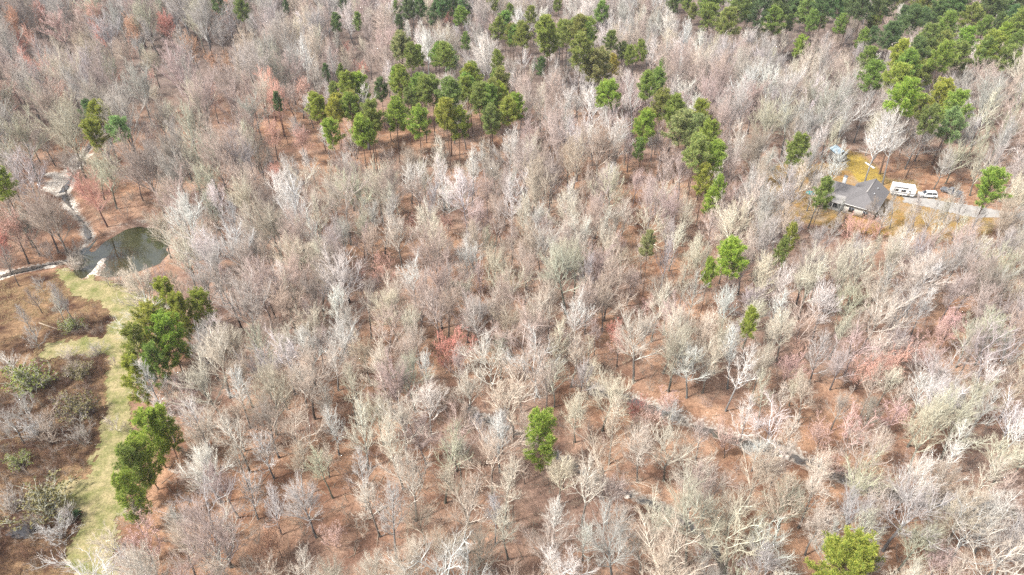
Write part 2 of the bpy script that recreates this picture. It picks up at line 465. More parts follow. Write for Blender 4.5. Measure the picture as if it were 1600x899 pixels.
creek_sheet('creek_water', CREEK_A, 1.1, .95, 'dark pools of a narrow creek winding under bare trees')
creek_sheet('creek_water', CREEK_B, 1.9, 1.15, 'pale grey creek cutting diagonally through the wood at right')
creek_sheet('creek_water', CREEK_N, .6, .85, 'shallow creek running past pale sand above the pond')
tag(sheet('driveway', lambda x, y: sdist(DRIVE, x, y) + .8 * (hash_noise(x, y, 1.5) - .5) > 0, .6, .06, M['drive'], None, bnd(DRIVE, 2)),
    'pale concrete driveway leading right from the grey roofed house', 'driveway', kind='structure')

# ------------------------------------------------------------------ tree prototypes
def unit(v): return v / (np.linalg.norm(v) + 1e-9)
def grow(rng, p, d, L, n, wig, up):
    P = [p]
    for _ in range(n):
        d = unit(d + rng.normal(0, wig, 3) + np.array([0, 0, up]))
        p = p + d * (L / n); P.append(p)
    return np.array(P)
def side_dir(rng, t, ang, az=None):
    ref = np.array([0, 0, 1.0]) if abs(t[2]) < .9 else np.array([1.0, 0, 0])
    a = unit(np.cross(t, ref)); b = np.cross(t, a)
    az = rng.uniform(0, 2 * np.pi) if az is None else az
    return unit(t * math.cos(ang) + (a * math.cos(az) + b * math.sin(az)) * math.sin(ang))
def along(P, t):
    f = t * (len(P) - 1); i = min(int(f), len(P) - 2)
    return P[i] + (P[i + 1] - P[i]) * (f - i), unit(P[i + 1] - P[i])

FORMS = {   # trunk share, limbs, first and last limb, limb angles, limb lengths, wiggle, side branch spacing and length, twigs, trunk radius
    'spread': dict(ax=.54, n=11, a=.58, b=1.0, g0=54, g1=8, l0=.34, l1=.44, wig=.11, sp=.62, l2=.40, tw=1.0, r=.0125, up=.10),
    'vase':   dict(ax=.42, n=9,  a=.70, b=1.0, g0=40, g1=8, l0=.48, l1=.56, wig=.08, sp=.62, l2=.32, tw=1.0, r=.0135, up=.07),
    'slender': dict(ax=.92, n=19, a=.42, b=.97, g0=46, g1=22, l0=.26, l1=.10, wig=.09, sp=.60, l2=.48, tw=.9, r=.0100, up=.13),
    'gnarled': dict(ax=.55, n=8, a=.40, b=1.0, g0=66, g1=22, l0=.46, l1=.46, wig=.24, sp=.95, l2=.44, tw=.8, r=.0122, up=.12),
    'feather': dict(ax=.88, n=19, a=.26, b=.96, g0=42, g1=18, l0=.36, l1=.13, wig=.08, sp=.70, l2=.42, tw=.8, r=.0115, up=.11),
    'small':  dict(ax=.45, n=8,  a=.25, b=1.0, g0=56, g1=18, l0=.50, l1=.52, wig=.15, sp=.55, l2=.42, tw=1.0, r=.0100, up=.12),
}
def bare_tree(seed, H, form, thick=1.0):
    rng = np.random.default_rng(seed)
    f = FORMS[form]
    trunk, crown, tw = Geo(), Geo(), Geo()
    r0 = H * f['r'] * thick
    ax = grow(rng, np.array([0, 0, -.3]), np.array([0, 0, 1.0]), H * f['ax'] + .3, 9, .05 if form != 'gnarled' else .10, .12)
    rt = r0 * (1 - .80 * np.linspace(0, 1, len(ax)) ** 1.1); rt[0] *= 1.35
    if f['ax'] < .8: rt = r0 * (1 - .45 * np.linspace(0, 1, len(ax))); rt[0] *= 1.35
    trunk.tube(ax, rt, 7)
    l3B, l3D, l3L, l3R = [], [], [], []
    az = rng.uniform(0, 6.28)
    for i in range(f['n']):
        u = (i + rng.uniform(-.3, .3)) / max(1, f['n'] - 1); u = min(max(u, 0), 1)
        t = f['a'] + (f['b'] - f['a']) * u
        p, d = along(ax, min(t, .995))
        az += 2.4 + rng.uniform(-.5, .5)
        g = R(f['g0'] + (f['g1'] - f['g0']) * u + rng.uniform(-9, 9))
        d1 = unit(np.array([math.cos(az) * math.sin(g), math.sin(az) * math.sin(g), math.cos(g)]))
        L1 = H * (f['l0'] + (f['l1'] - f['l0']) * u) * rng.uniform(.75, 1.2)
        limb = grow(rng, p, d1, L1, 7, f['wig'], f['up'])
        rl = max(.06, np.interp(t, np.linspace(0, 1, len(ax)), rt) * rng.uniform(.50, .68))
        crown.tube(limb, rl * (1 - .75 * np.linspace(0, 1, 8)), 5)
        nb = max(3, int(L1 * .85 / f['sp']))
        for k in range(nb + 1):
            tt = .16 + .84 * (k + rng.uniform(0, .8)) / (nb + 1)
            if k == nb: tt = .98
            q, dd = along(limb, min(tt, .99))
            L2 = max(.8, L1 * f['l2'] * (1.15 - .60 * tt) * rng.uniform(.7, 1.25))
            d2 = side_dir(rng, dd, R(rng.uniform(22, 46)) if k < nb else .1)
            b2 = grow(rng, q, d2, L2, 4, f['wig'] * 1.1, f['up'] * 1.3)
            r2 = max(.040, rl * (1 - .70 * tt) * .70)
            crown.tube(b2, r2 * (1 - .62 * np.linspace(0, 1, 5)), 4)
            n3 = max(3, int(L2 * 2.3))
            for j in range(n3):
                t3 = .12 + .88 * (j + rng.uniform(0, 1)) / n3
                w, dw = along(b2, min(t3, .99))
                d3 = unit(side_dir(rng, dw, R(rng.uniform(18, 44))) + np.array([0, 0, .25]))
                l3B.append(w); l3D.append(d3); l3L.append(max(.7, L2 * .55 * (1.1 - .45 * t3) * rng.uniform(.7, 1.3))); l3R.append(min(.034, max(.024, r2 * .6)))
    B, D, L, rr = np.array(l3B), np.array(l3D), np.array(l3L), np.array(l3R)
    tw.spikes(B, D, L, rr)
    lv = ((5, .62, .0150), (2, .55, .0105))
    for lev, (cnt_, ln, rad) in enumerate(lv):
        cnt_ = max(1, int(round(cnt_ * f['tw'])))
        n = len(B)
        t = rng.uniform(.12, 1.0, (n, cnt_))
        B2 = (B[:, None, :] + D[:, None, :] * (L[:, None] * t)[..., None]).reshape(-1, 3)
        D2 = (D[:, None, :] + rng.normal(0, .33, (n, cnt_, 3)) + np.array([0, 0, .22])).reshape(-1, 3)
        D2 /= np.linalg.norm(D2, axis=1, keepdims=True)
        L2_ = (np.maximum(L, .7)[:, None] * ln * rng.uniform(.7, 1.3, (n, cnt_))).reshape(-1)
        if lev == 1: sel = rng.random(len(B2)) < .7; B2, D2, L2_ = B2[sel], D2[sel], L2_[sel]
        tw.spikes(B2, D2, L2_, rad)
        B, D, L = B2, D2, L2_
    tips = B + D * L[:, None] * rng.uniform(.3, 1, (len(B), 1))
    return trunk, crown, tw, tips
def shrub(seed, H, stems=18):
    rng = np.random.default_rng(seed)
    g = Geo(); B, D, L = [], [], []
    for i in range(stems):
        an, az = R(rng.uniform(5, 62)), rng.uniform(0, 6.28)
        d = np.array([math.cos(az) * math.sin(an), math.sin(az) * math.sin(an), math.cos(an)])
        st = grow(rng, rng.normal(0, .12, 3) * np.array([1, 1, 0]) - np.array([0, 0, .1]), d, H * rng.uniform(.7, 1.15), 5, .16, .10)
        g.tube(st, .028 * (1 - .7 * np.linspace(0, 1, 6)), 4)
        for _ in range(9):
            q, dd = along(st, rng.uniform(.25, .99)); B.append(q); D.append(side_dir(rng, dd, R(rng.uniform(20, 55)))); L.append(H * rng.uniform(.14, .34))
    B, D, L = np.array(B), np.array(D), np.array(L)
    g.spikes(B, D, L, .014)
    n = len(B); c = 4
    B2 = (B[:, None] + D[:, None] * (L[:, None] * rng.uniform(.1, 1, (n, c)))[..., None]).reshape(-1, 3)
    D2 = (D[:, None] + rng.normal(0, .5, (n, c, 3)) + np.array([0, 0, .15])).reshape(-1, 3); D2 /= np.linalg.norm(D2, axis=1, keepdims=True)
    L2 = np.repeat(L, c) * .55
    g.spikes(B2, D2, L2, .010)
    return g, B2 + D2 * (L2 * rng.uniform(.2, 1, len(L2)))[:, None]

def pine_tree(seed, H, first, wid):
    dense = 1.7 if wid > 5 else 1.0
    rng = np.random.default_rng(seed)
    trunk, br = Geo(), Geo()
    ax = grow(rng, np.array([0, 0, -.3]), np.array([0, 0, 1.0]), H + .3, 10, .025, .2)
    trunk.tube(ax, H * .0095 * (1 - .85 * np.linspace(0, 1, 11)), 7)
    TB, TD = [], []
    az = 0
    n = int(40 * dense)
    for i in range(n):
        u = i / (n - 1)
        t = first + (.975 - first) * u
        p, d = along(ax, t)
        az += 2.4 + rng.uniform(-.6, .6)
        prof = math.sqrt(max(.05, 1 - (max(0, u - .30) / .78) ** 2)) * (.70 + .30 * min(1, u / .30))
        L1 = wid * prof * rng.uniform(.70, 1.15)
        g = R(86 - 50 * u + rng.uniform(-12, 10))
        d1 = np.array([math.cos(az) * math.sin(g), math.sin(az) * math.sin(g), math.cos(g)])
        limb = grow(rng, p, d1, L1, 5, .12, .10)
        br.tube(limb, .07 * (1.1 - u * .5) * (1 - .75 * np.linspace(0, 1, 6)), 4)
        nt = int(5 + L1 * 3.6 * (1.25 if dense > 1 else 1))
        for k in range(nt):
            tt = .25 + .75 * (k + rng.uniform(0, 1)) / nt
            q, dd = along(limb, min(tt, .99))
            d2 = unit(side_dir(rng, dd, R(rng.uniform(25, 65))) + np.array([0, 0, .35]))
            L2 = rng.uniform(.3, 1.0) * (.5 + .28 * L1 * (1.1 - tt))
            e = q + d2 * L2
            br.spikes(np.array([q]), np.array([d2]), L2, .022)
            TB.append(e); TD.append(d2)
            if rng.random() < .5:
                TB.append(q + d2 * L2 * .5 + rng.normal(0, .16, 3)); TD.append(unit(d2 + rng.normal(0, .4, 3)))
    for _ in range(12):
        q, dd = along(ax, rng.uniform(.93, 1)); TB.append(q + rng.normal(0, .35, 3)); TD.append(np.array([0, 0, 1.0]))
    TB, TD = np.array(TB), np.array(TD)
    nn = 18
    m = len(TB)
    D = TD[:, None, :] * .6 + rng.normal(0, .7, (m, nn, 3)) + np.array([0, 0, .30])
    D = (D / np.linalg.norm(D, axis=2, keepdims=True)).reshape(-1, 3)
    L = rng.uniform(.32, .56, m * nn)
    B = np.repeat(TB, nn, 0)
    A = np.cross(D, rng.normal(size=D.shape)); A /= np.linalg.norm(A, axis=1, keepdims=True) + 1e-9
    w = .05
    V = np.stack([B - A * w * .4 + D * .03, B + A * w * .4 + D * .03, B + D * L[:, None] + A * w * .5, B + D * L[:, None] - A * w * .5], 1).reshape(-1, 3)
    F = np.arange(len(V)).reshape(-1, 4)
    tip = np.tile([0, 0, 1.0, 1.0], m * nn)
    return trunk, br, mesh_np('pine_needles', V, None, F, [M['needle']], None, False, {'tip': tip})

PROTO = {}
WOODMESH = []
def add_proto(kind, seed, H, form, thick=1.0):
    t, c, w, tips = bare_tree(seed, H, form, thick)
    V, a, b = t.arrays(); V1, a1, b1 = c.arrays(); V2, a2, b2 = w.arrays()
    cm = mesh_np('crown', np.concatenate([V1, V2]), a2 + len(V1), b1, [M['limb'], M['twig']], np.concatenate([np.ones(len(a2)), np.zeros(len(b1))]))
    tm = t.mesh('trunk', M['bark'], True)
    rng = np.random.default_rng(seed + 5)
    sel = tips[rng.permutation(len(tips))[:2600]]
    PROTO.setdefault(kind, []).append(dict(H=H, form=form, trunk=tm, crown=cm, tips=sel))
    n1, n2 = len(V), len(V) + len(V1)
    fm = np.concatenate([np.full(len(a2), 2), np.zeros(len(b)), np.ones(len(b1))])
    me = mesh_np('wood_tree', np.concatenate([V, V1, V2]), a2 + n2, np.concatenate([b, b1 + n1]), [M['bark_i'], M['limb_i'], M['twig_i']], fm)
    PROTO[kind][-1]['wood'] = len(WOODMESH); WOODMESH.append(me)
for sd_, H_ in ((11, 17), (12, 16), (13, 18), (14, 15), (15, 17)): add_proto('spread', sd_, H_, 'spread')
for sd_, H_ in ((21, 18), (22, 17), (23, 16), (24, 17)): add_proto('vase', sd_, H_, 'vase')
for sd_, H_ in ((31, 20), (32, 18), (33, 17), (34, 16), (35, 18)): add_proto('slender', sd_, H_, 'slender')
for sd_, H_ in ((41, 17), (42, 16), (43, 17)): add_proto('gnarled', sd_, H_, 'gnarled')
for sd_, H_ in ((51, 16), (52, 14), (53, 17)): add_proto('feather', sd_, H_, 'feather')
for sd_, H_ in ((61, 8), (62, 7), (63, 9)): add_proto('small', sd_, H_, 'small')
BRUSH = []
for sd_ in (81, 82, 83): BRUSH.append(shrub(sd_, 2.2, 5)[0].mesh('brush', M['twig_i']))
SHRUB = []
for sd_ in (91, 92): SHRUB.append(shrub(sd_, 2.4, 20))
for lst in PROTO.values():
    for p_ in lst[:2]:
        g_ = Geo(); g_.tris(p_['tips'], .14 if p_['H'] > 12 else .10, np.random.default_rng(3)); p_['buds'] = g_.mesh('buds', M['bud'])
PINES = []
for sd_, H_, fi_, wi_ in ((71, 18, .60, 3.4), (72, 20, .66, 3.2), (73, 17, .58, 3.8), (74, 16, .56, 3.1), (75, 19, .68, 3.5), (76, 12.5, .22, 3.6), (77, 15, .46, 5.2)):
    t_, b_, nm_ = pine_tree(sd_, H_, fi_, wi_)
    PINES.append(dict(H=H_, first=fi_, wid=wi_, trunk=t_.mesh('trunk', M['pine_bark'], True), br=b_.mesh('branches', M['pine_bark']), needles=nm_))

# ------------------------------------------------------------------ where the trees stand
TINT = {'cream': (.575, .535, .455), 'white': (.66, .65, .63), 'tan': (.465, .40, .34), 'pinkish': (.46, .385, .355), 'grey': (.44, .42, .405),
        'grey-brown': (.32, .285, .255), 'olive': (.47, .465, .375), 'red': (.66, .25, .20), 'salmon': (.66, .38, .31), 'orange': (.68, .38, .23), 'pink': (.62, .41, .38)}
rng = np.random.default_rng(2024)
rnd = random.Random(7)
FLAT = .87                                                # crowns a little lower than wide
trees = []           # dict(x, y, form, proto, s, rz, tilt, tint, word, H, bud)
occ = {}
def occ_add(x, y, r): occ.setdefault((int(x // 12), int(y // 12)), []).append((x, y, r))
def occ_free(x, y, r):
    i, j = int(x // 12), int(y // 12)
    for a in (i - 1, i, i + 1):
        for b in (j - 1, j, j + 1):
            for (u, v, q) in occ.get((a, b), ()):
                if (u - x) ** 2 + (v - y) ** 2 < (min(r, q) if r < 4 else (r + q) * .5) ** 2: return False
    return True
def jit(c, a=.10):
    k = 1 + rnd.uniform(-a, a)
    return tuple(max(.01, v * k * (1 + rnd.uniform(-.04, .04))) for v in c)
def big(x, y):                                            # the trees of the far slope and the creek bottom stand taller and wider apart
    qx, qy = pixs(x, y, 11)
    k = .93 + .36 * float(smooth(65, 230, np.float64(y)))
    if qx < 480 and qy < 330: k *= 1.12
    return k
def put(x, y, form, word, s=1.0, bud=False, tilt=None, variant=None, special=False):
    pr = PROTO[form]
    k = rnd.randrange(len(pr)) if variant is None else variant % len(pr)
    if bud: k = k % 2
    t = dict(x=x, y=y, form=form, k=k, s=s, rz=rnd.uniform(0, 6.28), tilt=tilt or (rnd.gauss(0, .045), rnd.gauss(0, .045)), tint=jit(TINT[word]), word=word,
             H=pr[k]['H'] * s * FLAT, bud=bud, special=special)
    trees.append(t)
    return t
def put_px(px, py, form, word, s=1.0, bud=False, special=True, r=5.0):
    H = PROTO[form][0]['H'] * s * FLAT
    p = at(px, py, .68 * H)
    k = big(p[0], p[1]) if form != 'small' else 1 + .6 * (big(p[0], p[1]) - 1)
    if py > 425 and px < 230: k = 1.0
    s, H = s * k, H * k
    p = at(px, py, .68 * H)
    occ_add(p[0], p[1], r * k * .8)
    return put(p[0], p[1], form, word, s, bud, None, None, special)

# budding trees seen in the photograph: crown centre, form, colour, size
for px, py, fo, wo, sc in (
    (712, 526, 'small', 'red', 1.65), (702, 548, 'small', 'red', 1.2), (205, 40, 'spread', 'orange', .85), (262, 36, 'spread', 'red', .8), (302, 72, 'spread', 'orange', .85),
    (352, 92, 'small', 'orange', 1.2), (18, 36, 'spread', 'orange', .9), (26, 62, 'small', 'red', 1.2), (95, 40, 'spread', 'pink', .9), (200, 76, 'small', 'salmon', 1.2), (330, 88, 'small', 'orange', 1.1),
    (8, 150, 'spread', 'salmon', .8), (14, 350, 'spread', 'salmon', .95), (-10, 375, 'spread', 'red', .8), (232, 124, 'small', 'salmon', 1.0), (185, 118, 'small', 'salmon', 1.0), (128, 20, 'spread', 'pink', .8),
    (1330, 352, 'small', 'salmon', 1.2), (1352, 346, 'small', 'salmon', .9), (1376, 352, 'small', 'salmon', .9), (1318, 338, 'small', 'pink', .9), (1232, 572, 'spread', 'pink', .62), (1374, 572, 'spread', 'salmon', .62),
    (1398, 560, 'small', 'salmon', 1.3), (1350, 575, 'small', 'salmon', 1.2), (1490, 500, 'spread', 'pink', .75), (1468, 520, 'spread', 'pink', .6), (1335, 668, 'small', 'pink', 1.3), (1290, 672, 'small', 'pink', 1.1),
    (1400, 640, 'small', 'pink', 1.2), (1010, 648, 'small', 'pink', 1.2), (990, 640, 'small', 'red', .9), (968, 538, 'spread', 'pink', .6), (1140, 684, 'small', 'pink', 1.1), (430, 842, 'small', 'orange', 1.05),
    (412, 852, 'small', 'orange', .9), (218, 842, 'small', 'pink', 1.2), (598, 412, 'small', 'salmon', 1.2), (700, 345, 'small', 'salmon', 1.0), (955, 515, 'small', 'red', .8), (466, 140, 'spread', 'salmon', .7),
    (470, 215, 'spread', 'salmon', .65), (425, 208, 'spread', 'salmon', .65), (566, 106, 'small', 'red', 1.1), (545, 72, 'small', 'red', .9), (698, 26, 'spread', 'red', .6), (1010, 470, 'small', 'pink', 1.0),
    (830, 90, 'small', 'salmon', .8), (565, 420, 'small', 'salmon', 1.0), (640, 340, 'small', 'salmon', 1.0), (985, 330, 'small', 'salmon', .8), (150, 20, 'spread', 'salmon', .9), (60, 20, 'spread', 'red', .8),
    (1440, 545, 'small', 'pink', 1.2), (1250, 545, 'small', 'salmon', 1.0), (520, 830, 'small', 'pink', .9), (1310, 700, 'small', 'pink', 1.1), (1050, 610, 'small', 'pink', 1.0), (480, 660, 'small', 'salmon', .8),
    (160, 55, 'spread', 'red', .7), (330, 150, 'spread', 'salmon', .65), (90, 150, 'spread', 'salmon', .7), (40, 250, 'small', 'salmon', 1.0)):
    put_px(px, py, fo, wo, sc, True, r=3.4)
# bare trees that stand out in the photograph
for px, py, fo, wo, sc in (
    (560, 290, 'vase', 'olive', 1.0), (590, 285, 'vase', 'cream', .95), (460, 320, 'feather', 'white', 1.1), (690, 380, 'spread', 'cream', .9), (440, 425, 'spread', 'white', .8), (230, 590, 'feather', 'white', 1.0),
    (252, 640, 'feather', 'white', .95), (300, 640, 'feather', 'white', 1.05), (325, 730, 'spread', 'white', .9), (385, 760, 'feather', 'white', .9), (410, 690, 'feather', 'white', 1.0), (425, 790, 'feather', 'white', .8),
    (520, 665, 'feather', 'white', .8), (560, 735, 'slender', 'white', .85), (545, 600, 'slender', 'cream', .9), (670, 630, 'spread', 'white', .85), (590, 640, 'vase', 'cream', .85), (480, 510, 'vase', 'cream', .85),
    (615, 480, 'spread', 'cream', .9), (570, 545, 'spread', 'tan', .95), (775, 560, 'gnarled', 'cream', 1.0), (840, 560, 'gnarled', 'white', 1.0), (815, 590, 'gnarled', 'cream', .9), (780, 680, 'feather', 'white', 1.0),
    (785, 440, 'gnarled', 'cream', .95), (900, 485, 'vase', 'white', .9), (900, 410, 'vase', 'olive', .9), (870, 800, 'feather', 'white', .9), (915, 830, 'feather', 'white', .8), (960, 660, 'slender', 'cream', .9),
    (1090, 510, 'vase', 'cream', 1.0), (1110, 560, 'spread', 'cream', .9), (1050, 690, 'gnarled', 'olive', 1.0), (1100, 720, 'gnarled', 'cream', .9), (1150, 840, 'gnarled', 'cream', 1.05), (1010, 840, 'spread', 'cream', .9),
    (1215, 850, 'gnarled', 'white', .85), (1270, 770, 'spread', 'cream', .9), (1350, 740, 'vase', 'olive', 1.0), (1510, 645, 'vase', 'olive', 1.1), (1480, 720, 'feather', 'white', 1.1), (1420, 750, 'spread', 'white', .85),
    (1555, 720, 'feather', 'cream', 1.1), (1480, 800, 'vase', 'olive', .9), (1375, 540, 'vase', 'cream', .75), (1285, 540, 'feather', 'grey', 1.05), (1480, 560, 'gnarled', 'grey', 1.0), (1410, 480, 'vase', 'grey', .95),
    (1170, 640, 'feather', 'white', .9), (1210, 650, 'gnarled', 'white', .8), (320, 225, 'vase', 'olive', 1.15), (100, 195, 'vase', 'olive', 1.1), (270, 265, 'vase', 'grey', 1.0), (30, 270, 'gnarled', 'grey', 1.1),
    (105, 245, 'vase', 'grey-brown', .8), (890, 305, 'feather', 'white', .9), (845, 300, 'vase', 'tan', 1.0), (950, 350, 'slender', 'cream', 1.0), (1180, 290, 'vase', 'grey', 1.05),
    (800, 320, 'slender', 'white', .95), (735, 250, 'slender', 'white', 1.0), (1325, 170, 'gnarled', 'white', .9), (1380, 200, 'gnarled', 'white', .9), (1550, 150, 'vase', 'grey', 1.2), (1240, 130, 'vase', 'white', 1.0),
    (160, 45, 'vase', 'grey', 1.0), (1560, 430, 'vase', 'grey', 1.0), (1350, 388, 'slender', 'grey', .62), (1372, 378, 'slender', 'olive', .55), (1400, 372, 'slender', 'cream', .6), (1425, 352, 'slender', 'grey', .6), (1440, 366, 'slender', 'grey', .6), (1325, 376, 'slender', 'cream', .6), (1300, 350, 'slender', 'grey', .65), (1386, 334, 'slender', 'grey', .62), (1455, 336, 'slender', 'grey', .65), (1425, 326, 'slender', 'cream', .62), (1442, 318, 'slender', 'grey', .6), (1475, 322, 'slender', 'olive', .66), (1510, 326, 'slender', 'grey', .7), (1535, 322, 'slender', 'grey', .7), (1405, 318, 'slender', 'grey', .55), (1316, 318, 'slender', 'grey', .6), (1368, 322, 'slender', 'grey-brown', .6), (1492, 305, 'slender', 'grey', .6), (1240, 290, 'slender', 'grey', 1.0),
    (1225, 310, 'slender', 'grey', .9), (1478, 346, 'slender', 'grey', .6), (1500, 352, 'slender', 'olive', .6), (1525, 345, 'slender', 'grey', .6), (1310, 250, 'slender', 'white', .95), (1375, 215, 'slender', 'white', 1.0), (1405, 215, 'slender', 'white', 1.0),
    (1300, 860, 'slender', 'grey', .8), (1520, 830, 'gnarled', 'grey', 1.0), (1580, 850, 'spread', 'grey', .9), (750, 500, 'spread', 'grey', .9), (660, 560, 'slender', 'white', .8), (1040, 400, 'slender', 'grey', .9)):
    put_px(px, py, fo, wo, sc)
# trees and shrubs out in the meadow and round the pond
for px, py, fo, wo, sc in ((98, 462, 'slender', 'grey', .72), (84, 470, 'slender', 'grey', .62), (52, 462, 'feather', 'grey-brown', .5), (36, 490, 'slender', 'grey', .55), (15, 565, 'gnarled', 'white', .5), (48, 520, 'small', 'grey', .9),
    (14, 655, 'gnarled', 'grey', .6), (62, 665, 'small', 'tan', 1.0), (30, 632, 'small', 'grey', 1.0), (175, 655, 'small', 'cream', .7), (205, 800, 'spread', 'cream', .55), (170, 845, 'small', 'cream', .95), (188, 868, 'small', 'grey', 1.0),
    (8, 405, 'slender', 'grey-brown', .6), (72, 380, 'small', 'grey-brown', 1.1), (118, 395, 'small', 'grey-brown', .8), (165, 430, 'small', 'tan', .7), (246, 346, 'small', 'grey', .8), (284, 402, 'small', 'pinkish', .8),
    (200, 440, 'small', 'tan', .8), (175, 560, 'small', 'tan', .45), (100, 800, 'small', 'grey', .6), (50, 810, 'small', 'grey-brown', .6), (110, 575, 'small', 'tan', .6), (60, 440, 'small', 'grey', .7)):
    t_ = put_px(px, py, fo, wo, sc, r=2.0)
    t_['meadow'] = True

# pines: crown centre, crown width in pixels, tone
PT = {'dark': (.27, .35, .13), 'mid': (.42, .48, .125), 'bright': (.52, .57, .11), 'light': (.50, .53, .21), 'yellow': (.60, .55, .11), 'rust': (.62, .47, .17)}
pine_px = [(340,8,25,'dark'),(378,18,26,'mid'),(447,12,12,'dark'),(525,37,20,'dark'),(536,6,16,'dark'),(559,35,16,'mid'),(620,18,20,'mid'),(625,38,16,'dark'),(642,15,26,'dark'),(657,12,24,'dark'),(680,25,26,'dark'),(687,8,26,'dark'),(705,12,24,'dark'),
(720,28,26,'mid'),(726,6,24,'dark'),(770,5,20,'mid'),(775,47,26,'mid'),(790,37,28,'mid'),(797,57,24,'mid'),(627,72,34,'light'),(640,88,28,'mid'),(652,90,24,'mid'),(690,88,34,'mid'),(702,94,30,'light'),(730,67,18,'mid'),(780,97,22,'mid'),(510,116,14,'dark'),(532,117,14,'mid'),
(522,147,24,'mid'),(562,142,38,'bright'),(595,142,26,'dark'),(497,167,34,'bright'),(525,172,34,'yellow'),(550,170,38,'rust'),(575,185,40,'mid'),(565,208,36,'bright'),(518,210,36,'bright'),(625,132,36,'bright'),(650,140,36,'mid'),(675,145,40,'mid'),(700,150,40,'mid'),
(617,184,38,'bright'),(655,192,40,'bright'),(636,164,30,'mid'),(700,182,38,'bright'),(716,197,36,'bright'),(735,122,34,'bright'),(736,142,36,'mid'),(750,155,40,'mid'),(780,130,36,'mid'),(768,150,34,'mid'),(786,160,36,'bright'),(797,176,36,'bright'),(770,188,36,'mid'),(807,170,30,'bright'),(437,162,16,'dark'),
(815,57,32,'mid'),(850,50,36,'bright'),(862,68,34,'bright'),(885,55,36,'mid'),(905,48,32,'mid'),(920,50,34,'mid'),(907,80,40,'mid'),(940,20,26,'mid'),(955,65,26,'mid'),(972,82,22,'dark'),(985,87,20,'mid'),(997,82,24,'mid'),(937,106,44,'light'),(957,104,22,'yellow'),(1032,110,16,'mid'),
(955,147,38,'bright'),(1015,137,32,'mid'),(1032,168,42,'mid'),(1052,176,42,'mid'),(1010,202,38,'bright'),(1064,205,50,'light'),(1096,180,36,'bright'),(1090,205,36,'light'),(1107,214,36,'bright'),(1085,240,44,'light'),(1117,248,36,'bright'),(995,235,22,'mid'),
(1107,10,34,'mid'),(1107,28,36,'mid'),(1137,37,40,'mid'),(1155,10,36,'mid'),(1185,20,36,'dark'),(1170,4,34,'dark'),(1052,7,22,'dark'),(845,105,18,'dark'),(800,20,18,'mid'),(870,8,16,'mid'),(830,25,22,'mid'),
(1100,286,34,'yellow'),(1122,296,26,'bright'),(1107,318,30,'bright'),(1015,385,28,'light'),(1141,408,58,'bright'),(1108,427,16,'bright'),
(1213,35,36,'mid'),(1215,12,34,'dark'),(1240,10,36,'dark'),(1265,22,38,'mid'),(1290,8,36,'dark'),(1312,14,36,'dark'),(1330,6,34,'dark'),(1352,14,34,'dark'),(1375,6,36,'dark'),(1250,74,24,'bright'),(1368,18,24,'mid'),(1395,58,40,'dark'),(1420,32,36,'dark'),(1440,12,38,'mid'),(1462,22,38,'dark'),
(1500,12,40,'dark'),(1520,32,38,'mid'),(1545,8,40,'dark'),(1566,12,38,'dark'),(1586,40,38,'mid'),(1597,14,36,'dark'),(1480,46,36,'mid'),(1350,64,22,'mid'),(1364,95,34,'mid'),(1362,122,40,'mid'),(1402,88,36,'yellow'),(1412,104,36,'mid'),(1405,126,46,'bright'),(1430,84,36,'dark'),
(1426,112,34,'mid'),(1448,82,34,'mid'),(1452,64,34,'mid'),(1472,72,34,'mid'),(1440,118,38,'mid'),(1472,92,36,'bright'),(1500,90,36,'mid'),(1512,66,34,'bright'),(1550,76,40,'bright'),(1566,60,34,'bright'),(1540,86,36,'mid'),(1576,92,34,'mid'),(1590,70,30,'mid'),
(1414,158,48,'bright'),(1448,190,36,'mid'),(1468,150,44,'yellow'),(1490,172,44,'bright'),(1484,200,40,'light'),(1432,168,34,'mid'),
(1240,235,38,'mid'),(1284,304,34,'mid'),(1549,295,50,'bright'),(1236,372,24,'bright'),(1220,396,26,'mid'),
(160,186,44,'yellow'),(138,184,30,'dark'),(190,205,36,'light'),(150,214,36,'bright'),(4,290,36,'bright'),
(266,476,52,'bright'),(312,490,50,'bright'),(240,520,66,'bright'),(268,535,66,'bright'),(226,556,60,'mid'),(216,600,50,'bright'),(284,500,50,'bright'),(240,575,50,'mid'),(238,684,72,'bright'),(208,738,60,'mid'),(206,780,56,'bright'),(226,720,56,'bright'),(258,672,48,'bright'),(846,686,68,'bright'),(1322,898,112,'bright'),(1177,508,20,'yellow')]
for q_ in list(pine_px):                                     # the stands are thicker than the crowns one can pick out
    if q_[1] < 215 and 490 < q_[0] < 1130 and q_[2] > 28 and len(pine_px) < 205 and rnd.random() < .62:
        pine_px.append((q_[0] + rnd.uniform(-15, 15), q_[1] + rnd.uniform(-9, 7), q_[2] * .85, q_[3] if q_[3] != 'rust' else 'mid'))
pines = []
for px, py, w, tone in pine_px:
    p0 = at(px, py, 14)
    dep = p0[1] * CP - (p0[2] - CAM_H) * SP
    wm = w * dep / FPX                                      # crown width in metres
    wm = min(max(wm, 3.2), 11.5)
    k = rnd.randrange(5)
    if w in (58, 50): k = 2
    if px < 330 and py > 440 or w == 68: k = 5; w = w * .88 if px < 330 else w
    if w == 112: k = 6
    pr = PINES[k]
    sxy = wm / (2 * pr['wid'] + .2)
    Hs = min(1.2, max(.5, .52 + .48 * sxy)) * rnd.uniform(1.0, 1.14)
    H = pr['H'] * Hs
    p = at(px, py, H * (pr['first'] + 1) * .5)
    pines.append(dict(x=p[0], y=p[1], k=k, sxy=max(.42, min(1.75, sxy * 1.12)), sz=Hs, H=H, tone=tone, tint=tuple(v * rnd.uniform(.88, 1.12) for v in PT[tone]), rz=rnd.uniform(0, 6.28), px=px, py=py))
    occ_add(p[0], p[1], 4.0)
